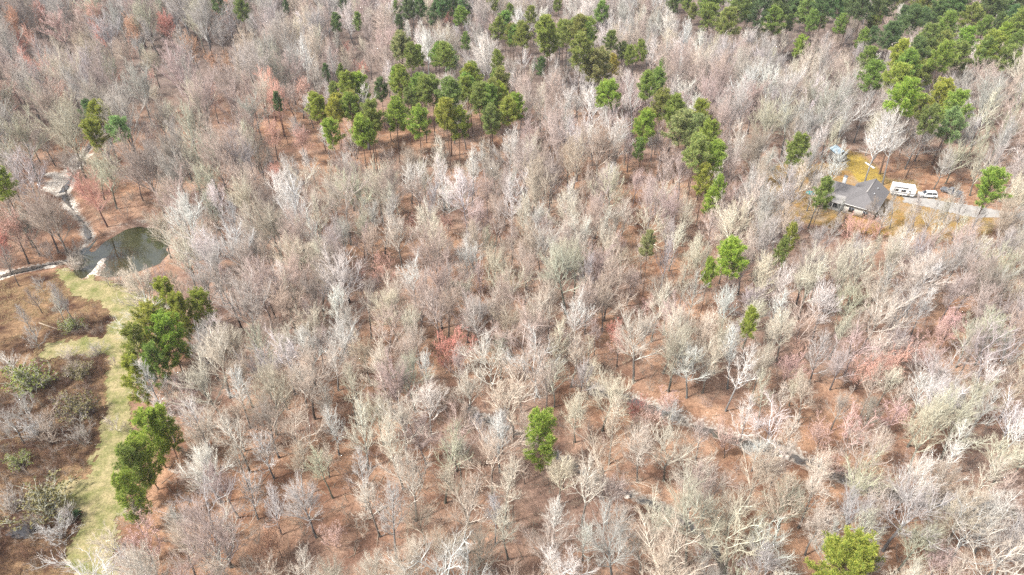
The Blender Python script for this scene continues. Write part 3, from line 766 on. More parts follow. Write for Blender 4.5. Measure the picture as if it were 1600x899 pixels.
def pine_fill(x0, x1, y0, y1, n, sep):                       # the dense pines that close the top right of the picture
    k = 0
    while k < n:
        x, y = rnd.uniform(x0, x1), rnd.uniform(y0, y1); k += 1
        qx, qy = pix(x, y, 15)
        if not occ_free(x, y, sep): continue
        if qx > 1700 or qx < 1040 + max(0, qy) * 3: continue
        if qy > 60 or qy < -25 or len(pines) > 296: continue
        occ_add(x, y, sep)
        kk = rnd.randrange(5); sc = rnd.uniform(.8, 1.05); tone = rnd.choice(['dark', 'dark', 'mid'])
        pines.append(dict(x=x, y=y, k=kk, sxy=sc, sz=sc, H=PINES[kk]['H'] * sc, tone=tone, tint=tuple(v * rnd.uniform(.85, 1.1) for v in PT[tone]), rz=rnd.uniform(0, 6.28), px=float(qx), py=float(qy)))
pine_fill(60, 330, 270, 400, 420, 7.0)

# the rest of the wood
HOUSE_C = at(1352, 303)[:2]
FRONT = poly([(100, 425), (262, 405), (300, 430), (290, 470), (240, 480), (225, 490), (200, 470)])
SIGHT = [poly([(1285, 292), (1440, 296), (1530, 312), (1545, 345), (1520, 390), (1480, 420), (1300, 420), (1260, 350)]), poly([(50, 292), (150, 288), (155, 352), (110, 392), (50, 385)])]
_bx, _by = np.meshgrid(np.arange(-420, 421, 1.0), np.arange(20, 461, 1.0))
BLK = {}
for m_ in (1.0, .5):
    k_ = (sdist(PATH[0], _bx, _by) > -2.5 * m_) | (sdist(MEADOW, _bx, _by) > -1.5) | (sdist(POND, _bx, _by) > -2.0) | (sdist(SANDBANK, _bx, _by) > -1.0) | (sdist(SANDBAR, _bx, _by) > -1.0)
    k_ |= (sdist(DRIVE, _bx, _by) > -2.0 * m_) | (sdist(LAWN, _bx, _by) > -1.0) | (np.hypot(_bx - HOUSE_C[0], _by - HOUSE_C[1]) < 14)
    k_ |= (dist_line(CREEK_A, _bx, _by) < 1.8) | (dist_line(CREEK_B, _bx, _by) < 3.0) | (dist_line(CREEK_N, _bx, _by) < 3.0)
    k_ |= (sdist(FRONT, _bx, _by) > 0) | inside(SIGHT[0], _bx, _by) | inside(SIGHT[1], _bx, _by)
    BLK[m_] = k_
YMASK = sdist(YARD, _bx, _by) > -2.0
TZG = tz(_bx, _by)
def tzs(x, y):                                            # ground height from the raster
    i, j = min(max(y - 20, 0), 438.9), min(max(x + 420, 0), 838.9)
    a, b = int(i), int(j); f, g = i - a, j - b
    return float((TZG[a, b] * (1 - g) + TZG[a, b + 1] * g) * (1 - f) + (TZG[a + 1, b] * (1 - g) + TZG[a + 1, b + 1] * g) * f)
def blocked(x, y, m):
    i, j = min(max(int(round(y - 20)), 0), 440), min(max(int(round(x + 420)), 0), 840)
    return bool(BLK[m][i, j]) or (bool(YMASK[i, j]) and rnd.random() < .88)
PN = np.array([(p['px'], p['py'], pixs(p['x'], p['y'], p['H'] * PINES[p['k']]['first'])[1], pixs(p['x'], p['y'], p['H'])[1], p['y'], p['sxy'] * PINES[p['k']]['wid'] * FPX / (p['y'] * CP + (CAM_H - 14) * SP)) for p in pines] +
              [(*pixs(t['x'], t['y'], t['H'] * .65), pixs(t['x'], t['y'], t['H'] * .3)[1], pixs(t['x'], t['y'], t['H'])[1], t['y'], .2 * t['H'] * FPX / (t['y'] * CP + (CAM_H - 8) * SP)) for t in trees if t['bud']] +
              [(qx, qy, qy + 2, qy - 2, at(qx, qy)[1], 5.0) for qx, qy in [(995 + 19 * i, 618 + 7.3 * i) for i in range(17)] + [(745, 648), (760, 652), (893, 721), (1000, 773)]])
def hides_pine(x, y, h, half):                            # would a tree here stand in front of a pine's crown?
    qx, qt = pixs(x, y, h)
    hw = half * FPX / (y * CP + (CAM_H - h) * SP)
    m = (PN[:, 4] > y + 1) & (np.abs(PN[:, 0] - qx) < PN[:, 5] * .8 + hw * .6) & (qt < PN[:, 1] * .4 + PN[:, 2] * .6) & (pixs(x, y, h * .4)[1] > PN[:, 3])
    return bool(m.any())
def pick(d):
    r = rnd.random() * sum(d.values())
    for k, v in d.items():
        r -= v
        if r <= 0: return k
    return k
def colour_at(qx, qy):
    if qx < 460 and qy < 300: d = {'grey': .30, 'grey-brown': .14, 'pinkish': .22, 'tan': .12, 'olive': .10, 'cream': .08, 'salmon': .025, 'pink': .015}
    elif qx > 1180 and qy < 640: d = {'grey': .38, 'grey-brown': .06, 'cream': .14, 'white': .12, 'pinkish': .16, 'tan': .12, 'olive': .08}
    elif qy < 230: d = {'grey': .24, 'pinkish': .26, 'white': .24, 'tan': .10, 'cream': .14}
    elif qy < 560: d = {'pinkish': .32, 'tan': .20, 'cream': .20, 'white': .12, 'grey': .12, 'grey-brown': .04, 'olive': .05}
    else: d = {'cream': .34, 'tan': .22, 'pinkish': .14, 'white': .14, 'olive': .11, 'grey': .07, 'grey-brown': .04}
    return pick(d)
def form_at(qx, qy):
    if qx < 460 and qy < 300: d = {'spread': .6, 'vase': .38, 'slender': .02}
    elif qy < 260: d = {'slender': .22, 'spread': .36, 'vase': .32, 'feather': .06, 'gnarled': .04}
    elif qy < 560: d = {'slender': .20, 'spread': .42, 'vase': .26, 'feather': .05, 'gnarled': .07}
    else: d = {'slender': .26, 'spread': .36, 'vase': .16, 'feather': .10, 'gnarled': .12}
    return pick(d)
def scatter(n, rmin, fn, ymax=445):
    for _ in range(n):
        y = 30 + (ymax - 30) * rnd.random() ** .62
        half = 30 + y * .78
        x = rnd.uniform(-half, half)
        r = rmin * rnd.uniform(.85, 1.25) * (big(x, y) if rmin > 3 else 1)
        if not occ_free(x, y, r) or blocked(x, y, 1.0 if rmin > 4 else .5): continue
        qx, qy = pixs(x, y, 11)
        if qx < -90 or qx > 1690 or qy < -60 or qy > 1150: continue
        occ_add(x, y, r); fn(x, y, float(qx), float(qy))
def canopy(x, y, qx, qy):
    fo = form_at(qx, qy)
    k = big(x, y)
    sc = k * rnd.uniform(.78, 1.18)
    if hides_pine(x, y, 15 * sc, 3.2 * sc):
        if rnd.random() < .6: return
        sc *= .62
    put(x, y, fo, colour_at(qx, qy), sc)
scatter(20000, 5.15, canopy, 165)
scatter(40000, 5.0, canopy)
def filler(x, y, qx, qy):
    k = big(x, y)
    for sc in (.85, .62, .45):
        if not hides_pine(x, y, 15 * sc * k, 2.0 * sc * k):
            put(x, y, pick({'slender': .45, 'feather': .12, 'spread': .25, 'vase': .18}), colour_at(qx, qy), k * sc * rnd.uniform(.85, 1.1)); return
    put(x, y, 'small', colour_at(qx, qy), rnd.uniform(.5, .9))
scatter(22000, 3.7, filler)
under = []
def undergrowth(x, y, qx, qy):
    under.append((x, y, rnd.randrange(3), rnd.uniform(.6, 1.6), rnd.uniform(0, 6.28), jit(TINT[pick({'tan': .4, 'pinkish': .35, 'grey-brown': .35, 'cream': .1})], .15)))
scatter(24000, 2.3, undergrowth, 190)
scatter(12000, 2.6, undergrowth, 330)

# ------------------------------------------------------------------ labels that single a tree out by look and by the landmark it is nearest to
MARKS = [(200, 385, 'the pond'), (252, 525, 'the pine clump by the path'), (222, 735, 'the lower left pine pair'), (846, 686, 'the lone pine by the creek'), (1322, 880, 'the bottom edge pine'),
         (1141, 408, 'the round bright pine'), (712, 535, 'the red budding tree'), (1350, 305, 'the house'), (1549, 295, 'the pine beyond the driveway'), (1228, 385, 'the narrow pine pair'),
         (1380, 568, 'the salmon budding trees'), (1335, 668, 'the pink budding thicket'), (545, 180, 'the rust coloured pine'), (745, 160, 'the tall pine stand'), (1062, 200, 'the pale pine group'),
         (165, 195, 'the yellow pine by the creek'), (1108, 305, 'the yellow green pine pair'), (1230, 705, 'the pale creek bed'), (430, 845, 'the orange budding tree'), (870, 60, 'the upper middle pines'),
         (1450, 160, 'the sunlit yellow pines'), (1450, 80, 'the upper right pines'), (670, 15, 'the top edge pines'), (300, 80, 'the orange crowns at upper left'), (575, 290, 'the big vase shaped tree'),
         (600, 800, 'the fallen log'), (1000, 770, 'the small creek pools'), (95, 270, 'the white sand bank'), (60, 590, 'the green meadow shrub'), (1510, 645, 'the big olive crown')]
ORD = ['nearest', 'second nearest', 'third nearest', 'fourth nearest', 'fifth nearest', 'sixth nearest', 'seventh nearest', 'eighth nearest', 'ninth nearest', 'tenth nearest'] + \
      [w + ' nearest' for w in 'eleventh twelfth thirteenth fourteenth fifteenth sixteenth seventeenth eighteenth nineteenth twentieth'.split()]
PHRASE = {'spread': 'broad-crowned bare tree', 'vase': 'vase-shaped bare tree', 'slender': 'slender bare tree', 'gnarled': 'crooked-limbed bare tree', 'feather': 'feathery bare tree', 'small': 'low bare tree'}
to_label = []
def request(o, look, x, y, z): 
    qx, qy = pix(x, y, z); to_label.append((o, look, float(qx), float(qy)))
def write_labels():
    groups = {}
    for o, look, qx, qy in to_label:
        ds = [((qx - a) ** 2 + ((qy - b) * 1.3) ** 2, i) for i, (a, b, _) in enumerate(MARKS)]
        d, i = min(ds)
        a, b, nm = MARKS[i]
        dx, dy = qx - a, (qy - b) * 1.3
        side = ('right of' if dx > 0 else 'left of') if abs(dx) > abs(dy) else ('below' if dy > 0 else 'above')
        if d < 22 ** 2: side = 'at'
        groups.setdefault((look, side, nm), []).append((d, o))
    for (look, side, nm), lst in groups.items():
        lst.sort(key=lambda q: q[0])
        for k, (d, o) in enumerate(lst):
            o['label'] = f"{look}, {ORD[min(k, 19)]} {side} {nm}"

# ------------------------------------------------------------------ build the trees
KIND = {'spread': 'spreading_tree', 'vase': 'spreading_tree', 'slender': 'slender_tree', 'gnarled': 'crooked_tree', 'feather': 'feathery_tree', 'small': 'low_tree'}
LIMIT = {'spreading_tree': 295, 'slender_tree': 295, 'crooked_tree': 200, 'feathery_tree': 200, 'low_tree': 200}
def in_frame(t):
    qx, qy = pix(t['x'], t['y'], .75 * t['H'])
    return -25 < qx < 1625 and -10 < qy < 920
def size_word(H): return 'tall ' if H > 17.8 else 'short ' if 10 < H < 13 else ''
trees.sort(key=lambda t: (not (t['special'] or t['bud']), t['y']))
cnt, wood = {}, []
for t in trees:
    nm = 'budding_tree' if t['bud'] else KIND[t['form']]
    pr = PROTO[t['form']][t['k']]
    single = in_frame(t) and (t['bud'] or t['special'] or (nm != 'low_tree' and cnt.get(nm, 0) < LIMIT[nm]))
    if not single:
        wood.append(t); continue
    cnt[nm] = cnt.get(nm, 0) + 1
    z = (tzs(t['x'], t['y']))
    e = empty(nm, (t['x'], t['y'], z))
    e.rotation_euler = (t['tilt'][0], t['tilt'][1], t['rz']); e.scale = (t['s'], t['s'], t['s'] * FLAT)
    col = (*t['tint'], 1)
    tr = obj('trunk', pr['trunk'], e)
    tr.color = col if not t['bud'] else (.36, .31, .27, 1)
    cr = obj('crown', pr['crown'], e)
    cr.color = col if not t['bud'] else tuple(.55 * a + .45 * b for a, b in zip(t['tint'], (.42, .34, .29))) + (1,)
    if t['bud']:
        bu = obj('buds', pr['buds'], e); bu.color = col; bu['kind'] = 'stuff'
        look = size_word(t['H']) + t['word'] + (' budding tree' if t['H'] > 10.5 else ' budding understory tree')
    else:
        look = size_word(t['H']) + t['word'] + ' ' + PHRASE[t['form']]
    tag(e, 'tree', 'tree', 'budding trees scattered through the wood' if t['bud'] else 'bare trees in the meadow and by the pond' if t.get('meadow') else 'bare hardwood trees of the wood')
    request(e, look, t['x'], t['y'], .75 * t['H'])
TONE = {'dark': 'dark green pine', 'mid': 'mid green pine', 'bright': 'bright green pine', 'light': 'pale green pine', 'yellow': 'yellow green pine', 'rust': 'rusty yellow pine'}
for p in pines:
    pr = PINES[p['k']]
    e = empty('pine_tree', (p['x'], p['y'], (tzs(p['x'], p['y']))), p['rz'])
    e.rotation_euler = (rnd.gauss(0, .025), rnd.gauss(0, .025), p['rz'])
    e.scale = (p['sxy'], p['sxy'], p['sz'])
    obj('trunk', pr['trunk'], e)
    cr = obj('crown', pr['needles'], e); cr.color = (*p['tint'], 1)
    obj('branches', pr['br'], cr)
    tag(e, 'pine', 'tree', 'evergreen pines standing among the bare trees')
    request(e, size_word(p['H']) + TONE[p['tone']], p['x'], p['y'], .75 * p['H'])

PATCH = [(at(a, b), r_) for a, b, r_ in ((150, 515, 4.5), (120, 590, 6.5), (160, 570, 5), (110, 625, 6), (140, 690, 6), (70, 715, 7), (30, 730, 6), (95, 800, 6), (40, 840, 7), (95, 520, 4), (20, 640, 6), (60, 640, 5), (20, 550, 5))]
# the rest of the wood, too many to count, as one mass of real trees
def mass(name, meshes, rows, label, cat):
    """rows: x, y, z, variant, scale, rx, ry, rz, tint"""
    me = bpy.data.meshes.new(name)
    n = len(rows)
    me.vertices.add(n); me.vertices.foreach_set('co', np.array([r[:3] for r in rows], np.float32).ravel())
    me.attributes.new('pick', 'INT', 'POINT').data.foreach_set('value', np.array([r[3] for r in rows], np.int32))
    me.attributes.new('size', 'FLOAT_VECTOR', 'POINT').data.foreach_set('vector', np.array([(r[4], r[4], r[4] * FLAT) for r in rows], np.float32).ravel())
    me.attributes.new('turn', 'FLOAT_VECTOR', 'POINT').data.foreach_set('vector', np.array([r[5:8] for r in rows], np.float32).ravel())
    me.attributes.new('tint', 'FLOAT_COLOR', 'POINT').data.foreach_set('color', np.array([(*r[8], 1) for r in rows], np.float32).ravel())
    o = obj(name, me)
    c = bpy.data.collections.new(name + '_kinds')
    for i, m_ in enumerate(meshes):
        c.objects.link(bpy.data.objects.new(f'{name}_kind_{i:02d}', m_))
    ng = bpy.data.node_groups.new(name, 'GeometryNodeTree')
    ng.interface.new_socket('Geometry', in_out='INPUT', socket_type='NodeSocketGeometry')
    ng.interface.new_socket('Geometry', in_out='OUTPUT', socket_type='NodeSocketGeometry')
    N, Lk = ng.nodes, ng.links
    gi, go = N.new('NodeGroupInput'), N.new('NodeGroupOutput')
    ci = N.new('GeometryNodeCollectionInfo'); ci.inputs['Collection'].default_value = c
    ci.inputs['Separate Children'].default_value = True; ci.inputs['Reset Children'].default_value = True
    ip = N.new('GeometryNodeInstanceOnPoints'); ip.inputs['Pick Instance'].default_value = True
    def att(nm, ty):
        a = N.new('GeometryNodeInputNamedAttribute'); a.data_type = ty; a.inputs['Name'].default_value = nm
        return a.outputs['Attribute']
    mp = N.new('GeometryNodeMeshToPoints'); mp.inputs['Radius'].default_value = .01
    Lk.new(gi.outputs[0], mp.inputs['Mesh']); Lk.new(mp.outputs[0], ip.inputs['Points'])
    Lk.new(ci.outputs[0], ip.inputs['Instance'])
    Lk.new(att('pick', 'INT'), ip.inputs['Instance Index'])
    Lk.new(att('turn', 'FLOAT_VECTOR'), ip.inputs['Rotation'])
    Lk.new(att('size', 'FLOAT_VECTOR'), ip.inputs['Scale'])
    Lk.new(ip.outputs[0], go.inputs[0])
    md = o.modifiers.new('mass', 'NODES'); md.node_group = ng
    return tag(o, label, cat, kind='stuff')
rows = [(t['x'], t['y'], tzs(t['x'], t['y']), PROTO[t['form']][t['k']]['wood'], t['s'], t['tilt'][0], t['tilt'][1], t['rz'], t['tint']) for t in wood]
mass('bare_wood', WOODMESH, rows, 'bare grey and pinkish wood filling the distance and the gaps', 'wood')
for _ in range(9000):
    u_, v_ = rnd.uniform(-95, -38), rnd.uniform(38, 150)
    if bool(inside(MEADOW, u_, v_)) and float(sdist(PATH[0], u_, v_)) < -.8 and rnd.random() < .12 + .8 * min(1, sum(math.exp(-((u_ - p_[0]) ** 2 + (v_ - p_[1]) ** 2) / r_ ** 2) for p_, r_ in PATCH)):
        if rnd.random() < .5: under.append((u_, v_, rnd.randrange(3), rnd.uniform(.5, 1.15), rnd.uniform(0, 6.28), jit(TINT['grey-brown'] if rnd.random() < .35 else (.20, .125, .09), .25)))
urows = [(x, y, (tzs(x, y)) - .1, k, s_, 0, 0, rz, c) for (x, y, k, s_, rz, c) in under]
mass('undergrowth', BRUSH, urows, 'thin bare saplings and brush growing under the trees', 'brush')
print('TREES', len(trees), 'single', cnt, 'wood', len(wood), 'pines', len(pines), 'under', len(under))

# ------------------------------------------------------------------ meadow: brambles, grass, shrubs
def clumps(name, pts, blades, hgt, rad, spread, m, seed, label, cat):
    r_ = np.random.default_rng(seed)
    n = len(pts)
    P = np.array([(x, y, tzs(x, y)) for x, y in pts])
    B = np.repeat(P, blades, 0) + r_.normal(0, spread * .35, (n * blades, 3)) * np.array([1, 1, 0])
    D = r_.normal(0, 1, (n * blades, 3)) * np.array([spread, spread, .2]) + np.array([0, 0, 1.0])
    L = hgt * r_.uniform(.5, 1.4, n * blades) * np.repeat(r_.uniform(.5, 1.3, n), blades)
    g = Geo(); g.spikes(B, D, L, rad)
    return tag(obj(name, g.mesh(name, m)), label, cat, kind='stuff')
def fill(P, n, ok, seed):
    r_ = np.random.default_rng(seed)
    x0, x1, y0, y1 = bnd(P, 0)
    x, y = r_.uniform(x0, x1, n), r_.uniform(y0, y1, n)
    k = ok(x, y)
    return list(zip(x[k], y[k]))
def thick(x, y):
    v = np.zeros(np.shape(x))
    for p, r_ in PATCH: v = np.maximum(v, np.exp(-((x - p[0]) ** 2 + (y - p[1]) ** 2) / r_ ** 2))
    return v
MB = MEADOW[(MEADOW[:, 0] > -140)]
MVIEW = poly([(-40, 440), (220, 470), (200, 700), (180, 900), (-40, 900)])
def ok_bramble(x, y):
    return inside(MEADOW, x, y) & ~on_path(x, y, .6) & ((thick(x, y) + .75 * (hash_noise(x, y, 3.5) - .5)) > .42)
def ok_straw(x, y):
    return inside(MEADOW, x, y) & ~on_path(x, y, 0) & (thick(x, y) < .5) & (hash_noise(x + 9, y, 2.5) > .35)
clumps('bramble_thicket', fill(MVIEW, 14000, ok_bramble, 1), 16, .95, .016, .8, M['bramble'], 2, 'dark reddish brown bramble thickets in the meadow', 'brambles')
clumps('dry_grass', fill(MVIEW, 22000, ok_straw, 3), 8, .45, .02, .6, M['drygrass'], 4, 'dry straw coloured grass tufts in the meadow', 'grass')
clumps('path_grass', fill(PATH[0], 40000, lambda x, y: on_path(x, y, .25), 5), 6, .17, .022, .55, M['straw'], 6, 'short yellow green grass growing on the path', 'grass')
clumps('yard_grass', fill(YARD, 26000, lambda x, y: inside(YARD, x, y) & (sdist(DRIVE, x, y) < -.3) & (hash_noise(x, y, 5) > .3) & (np.hypot(x - HOUSE_C[0], y - HOUSE_C[1]) > 9), 7), 6, .30, .025, .6, M['mustard'], 8,
       'mustard yellow dry grass in the house yard', 'grass')
r_ = np.random.default_rng(77)
sx_, sy_ = r_.uniform(-150, 150, 9000), r_.uniform(38, 210, 9000)
kk_ = [(a_, b_) for a_, b_ in zip(sx_, sy_) if abs(a_) < 30 + .8 * b_ and not BLK[1.0][int(b_ - 20), int(a_ + 420)]]
B_ = np.array([(a_, b_, tzs(a_, b_) + .06) for a_, b_ in kk_]); n_ = len(B_)
D_ = r_.normal(0, 1, (n_, 3)) * np.array([1, 1, .06]) + np.array([0, 0, .03])
g_ = Geo(); g_.spikes(B_, D_, r_.uniform(.8, 4.5, n_) , r_.uniform(.02, .075, n_))
tag(obj('fallen_branches', g_.mesh('fallen_branches', M['log'])), 'pale broken branches and sticks littering the forest floor', 'branches', kind='stuff')
def shrub_thing(px, py, s, word, leafy, look):
    p = at(px, py, 0); z = tzs(p[0], p[1])
    e = empty('shrub', (p[0], p[1], z), rnd.uniform(0, 6.28)); e.scale = (s * 1.15, s * 1.15, s)
    g, tips = SHRUB[rnd.randrange(2)]
    if not hasattr(g, 'me'): g.me = g.mesh('stems', M['limb'])
    o = obj('stems', g.me, e); o.color = (*TINT[word], 1)
    if leafy:
        key = 'leaves' + leafy
        if not hasattr(g, key):
            q = Geo(); r_ = np.random.default_rng(9)
            q.tris(np.concatenate([tips, tips + r_.normal(0, .12, tips.shape)]), .13, r_); setattr(g, key, q.mesh('leaves', M[leafy]))
        obj('leaves', getattr(g, key), e)['kind'] = 'stuff'
    tag(e, look, 'shrub', 'shrubs in the meadow')
for a in ((52, 612, 2.3, 'olive', 'leaf', 'large round shrub in fresh pale green leaf left of the path'),
          (35, 728, 1.1, 'olive', 'leaf', 'small pale green shrub among brown brambles at the left edge'),
          (75, 806, 2.3, 'olive', 'olive_leaf', 'broad olive brown shrub beside the lower bend of the path'),
          (112, 516, 1.2, 'olive', 'leaf', 'green tinged shrub at the foot of the two grey meadow trees'),
          (128, 590, 1.4, 'tan', 'olive_leaf', 'twiggy olive shrub in the dark bramble patch'),
          (128, 650, 1.9, 'grey-brown', 'olive_leaf', 'rounded grey green shrub between the two dark bramble patches'),
          (130, 690, 1.7, 'grey-brown', None, 'bare brown twiggy shrub right of the small green shrub'),
          (98, 840, 1.6, 'grey', None, 'bare grey shrub beside the black boulder'),
          (20, 800, 1.7, 'grey-brown', None, 'bare brown shrub at the left edge above the black boulder'),
          (110, 560, 1.2, 'tan', None, 'thin tan shrub on the middle side branch of the path'),
          (155, 555, 1.3, 'grey-brown', None, 'dark bare shrub close to the path edge'),
          (60, 680, 1.6, 'grey', None, 'bare grey shrub in the middle of the meadow'),
          (118, 420, 1.5, 'tan', None, 'bare tan shrub on the bank at the left end of the pond'),
          (118, 396, 1.8, 'grey-brown', None, 'dense grey brown shrub on the bank left of the pond'),
          (190, 446, 1.4, 'tan', None, 'bare tan shrub on the bank below the pond'),
          (240, 452, 1.2, 'pinkish', None, 'bare pinkish shrub right of the grass path top'),
          (65, 355, 1.6, 'grey-brown', None, 'bare brown shrub below the white sand bank')):
    shrub_thing(*a)
# conifer seedling by the path
p = at(122, 808); e = empty('pine_seedling', (p[0], p[1], tzs(p[0], p[1]))); e.scale = (.26, .26, .10)
obj('trunk', PINES[5]['trunk'], e); o = obj('crown', PINES[5]['needles'], e); o.color = (.10, .17, .06, 1)
tag(e, 'tiny dark green pine seedling on the edge of the path', 'seedling')

# ------------------------------------------------------------------ rocks and fallen logs
def rock(px, py, sx, sy, sz, m, label, rz=0.0, seed=1):
    import bmesh
    bm = bmesh.new(); bmesh.ops.create_icosphere(bm, subdivisions=3, radius=1.0)
    r_ = np.random.default_rng(seed); ph = r_.uniform(0, 6, 6)
    for v in bm.verts:
        c = v.co
        k = 1 + .18 * math.sin(3 * c.x + ph[0]) * math.cos(2.5 * c.y + ph[1]) + .12 * math.sin(6 * c.y + ph[2] + 4 * c.z) + .07 * math.sin(11 * c.x + ph[3] + 9 * c.y)
        c *= k
        c.z = max(-.5, min(c.z, .55 + .1 * math.sin(4 * c.x + ph[4])))
    me = bpy.data.meshes.new('boulder'); bm.to_mesh(me); bm.free(); me.materials.append(M[m])
    p = at(px, py); o = obj('boulder', me, None, (p[0], p[1], tzs(p[0], p[1]) + sz * .15)); o.scale = (sx, sy, sz); o.rotation_euler = (0, 0, rz)
    tag(o, label, 'rock')
rock(36, 832, 2.0, 1.2, .9, 'dark_rock', 'black boulder among brambles near the bottom left corner', .3, 1)
rock(1228, 708, .8, .6, .6, 'rock', 'pale boulder beside the creek at right', 0, 2)
rock(120, 411, 1.3, .7, .5, 'rock', 'pale slab at the left tip of the pond', .4, 3)
rock(78, 414, 1.6, .6, .5, 'rock', 'long pale slab on the bank left of the pond', .2, 4)
rock(240, 448, 1.5, .7, .5, 'rock', 'pale slab on the bank above the pine clump', .1, 5)
rock(980, 774, .5, .4, .4, 'rock', 'small pale stone by the creek pools', .1, 6)
rock(92, 300, 1.6, 1.0, .5, 'rock', 'flat white rock at the lower end of the sand bank', .9, 7)
rock(118, 246, 1.4, 1.0, .5, 'rock', 'flat white rock at the upper end of the sand bank', .9, 8)
def log(x0, y0, x1, y1, r, label, m='log'):
    a, b = at(x0, y0), at(x1, y1)
    a[2], b[2] = tzs(a[0], a[1]) + r * .8, tzs(b[0], b[1]) + r * .8
    r_ = np.random.default_rng(int(x0)); n = 9
    P = np.linspace(a, b, n) - a + r_.normal(0, r * .35, (n, 3)) * np.array([1, 1, .3])
    g = Geo(); g.tube(P, r * np.linspace(1, .55, n), 8)
    V, f3, f4 = g.arrays(); c0, c1 = len(V), len(V) + 1
    V = np.concatenate([V, P[:1], P[-1:]])
    f3 = [(c0, (j + 1) % 8, j) for j in range(8)] + [(c1, (n - 1) * 8 + j, (n - 1) * 8 + (j + 1) % 8) for j in range(8)]
    e = empty('fallen_log', a)
    obj('trunk', mesh_np('trunk', V, f3, f4, [M[m]], None, True), e)
    q, dd = along(P, .6)
    for k in range(2):
        h = Geo(); h.tube(grow(r_, along(P, .45 + .3 * k)[0], side_dir(r_, dd, .9), r * 7, 3, .1, .15), r * .35 * np.linspace(1, .3, 4), 5); obj('branch', h.mesh('branch', M[m]), e)
    tag(e, label, 'log')
log(576, 812, 606, 790, .16, 'fallen tan log lying on open leaf litter near the bottom')
log(1330, 484, 1364, 452, .14, 'fallen pinkish pole lying in the wood below the house')
log(1262, 717, 1302, 737, .28, 'fallen grey log along the pale creek bed')
log(62, 505, 98, 518, .12, 'fallen pale pole in the meadow by two grey trees')
log(94, 412, 104, 404, .13, 'short pale log on the bank left of the pond')

# ------------------------------------------------------------------ house and yard
def box_part(name, parent, m, *d):
    return obj(name, Geo().box(*d).mesh(name, M[m]), parent)
def poly_part(name, parent, m, V, faces, th=0.0):
    me = bpy.data.meshes.new(name); me.from_pydata([tuple(v) for v in V], [], faces); me.materials.append(M[m]); me.update()
    o = obj(name, me, parent)
    if th:
        md = o.modifiers.new('thickness', 'SOLIDIFY'); md.thickness = th; md.offset = 1
    return o
def window(parent, x0, x1, z0, z1, y, axis='y', sgn=-1):
    """a window on a wall plane: frame proud of the wall, panes set into it"""
    def bx(name, par, m, a0, a1, c0, c1, d0, d1):
        lo, hi = sorted((y + sgn * d0, y + sgn * d1))
        return box_part(name, par, m, a0, a1, lo, hi, c0, c1) if axis == 'y' else box_part(name, par, m, lo, hi, a0, a1, c0, c1)
    f = bx('window', parent, 'trim', x0 - .1, x1 + .1, z0 - .1, z1 + .1, -.02, .06)
    xm = (x0 + x1) / 2
    bx('pane', f, 'glass', x0, xm - .03, z0, z1, .055, .075); bx('pane', f, 'glass', xm + .03, x1, z0, z1, .055, .075)
A = at(1355, 299, 6.0)
hz = tzs(A[0], A[1])
hs_ = empty('house', (A[0], A[1], hz), -R(36.9)); hs_.scale = (.92, .92, .92)
tag(hs_, 'grey shingle roofed house with hipped front in the yellow yard', 'house')
box_part('wall', hs_, 'siding', -4.0, 4.0, -4.0, 10.0, -.3, 3.3)                       # main block
poly_part('gable', hs_, 'siding', [(-4, 9.98, 3.3), (4, 9.98, 3.3), (0, 9.98, 6.0)], [(0, 1, 2)], .1)
e0 = 4.5
poly_part('roof_slope', hs_, 'shingle', [(e0, -e0, 3.25), (e0, 10.4, 3.25), (0, 10.4, 6.1), (0, 0, 6.1)], [(0, 1, 2, 3)], .14)
poly_part('roof_slope', hs_, 'shingle', [(-e0, 10.4, 3.25), (-e0, -e0, 3.25), (0, 0, 6.1), (0, 10.4, 6.1)], [(0, 1, 2, 3)], .14)
poly_part('hip', hs_, 'shingle', [(-e0, -e0, 3.25), (e0, -e0, 3.25), (0, 0, 6.1)], [(0, 1, 2)], .14)
box_part('ridge_cap', hs_, 'shingle_light', -.16, .16, -.1, 10.45, 6.17, 6.29)
box_part('wall', hs_, 'siding', -10.5, -4.003, .5, 6.5, -.3, 3.0)                      # left wing
poly_part('roof_slope', hs_, 'shingle', [(-11, 0, 2.95), (-1.2, 0, 2.95), (-1.2, 3.5, 5.3), (-11, 3.5, 5.3)], [(0, 1, 2, 3)], .14)
poly_part('roof_slope', hs_, 'shingle', [(-1.2, 7, 2.95), (-11, 7, 2.95), (-11, 3.5, 5.3), (-1.2, 3.5, 5.3)], [(0, 1, 2, 3)], .14)
poly_part('gable', hs_, 'siding', [(-10.45, .5, 3.0), (-10.45, 6.5, 3.0), (-10.45, 3.5, 5.0)], [(0, 2, 1)], .1)
box_part('porch_floor', hs_, 'old_wood', -9.5, -4.6, -4.0, .49, -.3, .35)               # porch in the corner
poly_part('porch_roof', hs_, 'shingle_light', [(-9.8, -4.3, 2.5), (-4.5, -4.3, 2.5), (-4.5, .0, 3.1), (-9.8, .0, 3.1)], [(0, 1, 2, 3)], .12)
for x_ in (-9.5, -7.1, -4.8): box_part('porch_post', hs_, 'white', x_ - .08, x_ + .08, -4.08, -3.92, .35, 2.5)
ch = box_part('chimney', hs_, 'white', -7.6, -6.7, 3.9, 4.8, 2.5, 7.2); box_part('chimney_cap', ch, 'metal', -7.7, -6.6, 3.8, 4.9, 7.2, 7.35)
dr = box_part('door', hs_, 'stripe', -6.9, -5.9, .42, .497, .36, 2.45); box_part('handle', dr, 'metal', -6.05, -5.98, .37, .42, 1.3, 1.42)
for x_ in (-2.6, 1.2): window(hs_, x_, x_ + 1.4, 1.0, 2.4, -4.0)
for y_ in (-1.5, 2.5, 6.5): window(hs_, y_, y_ + 1.4, 1.0, 2.4, 4.0, 'x', 1)
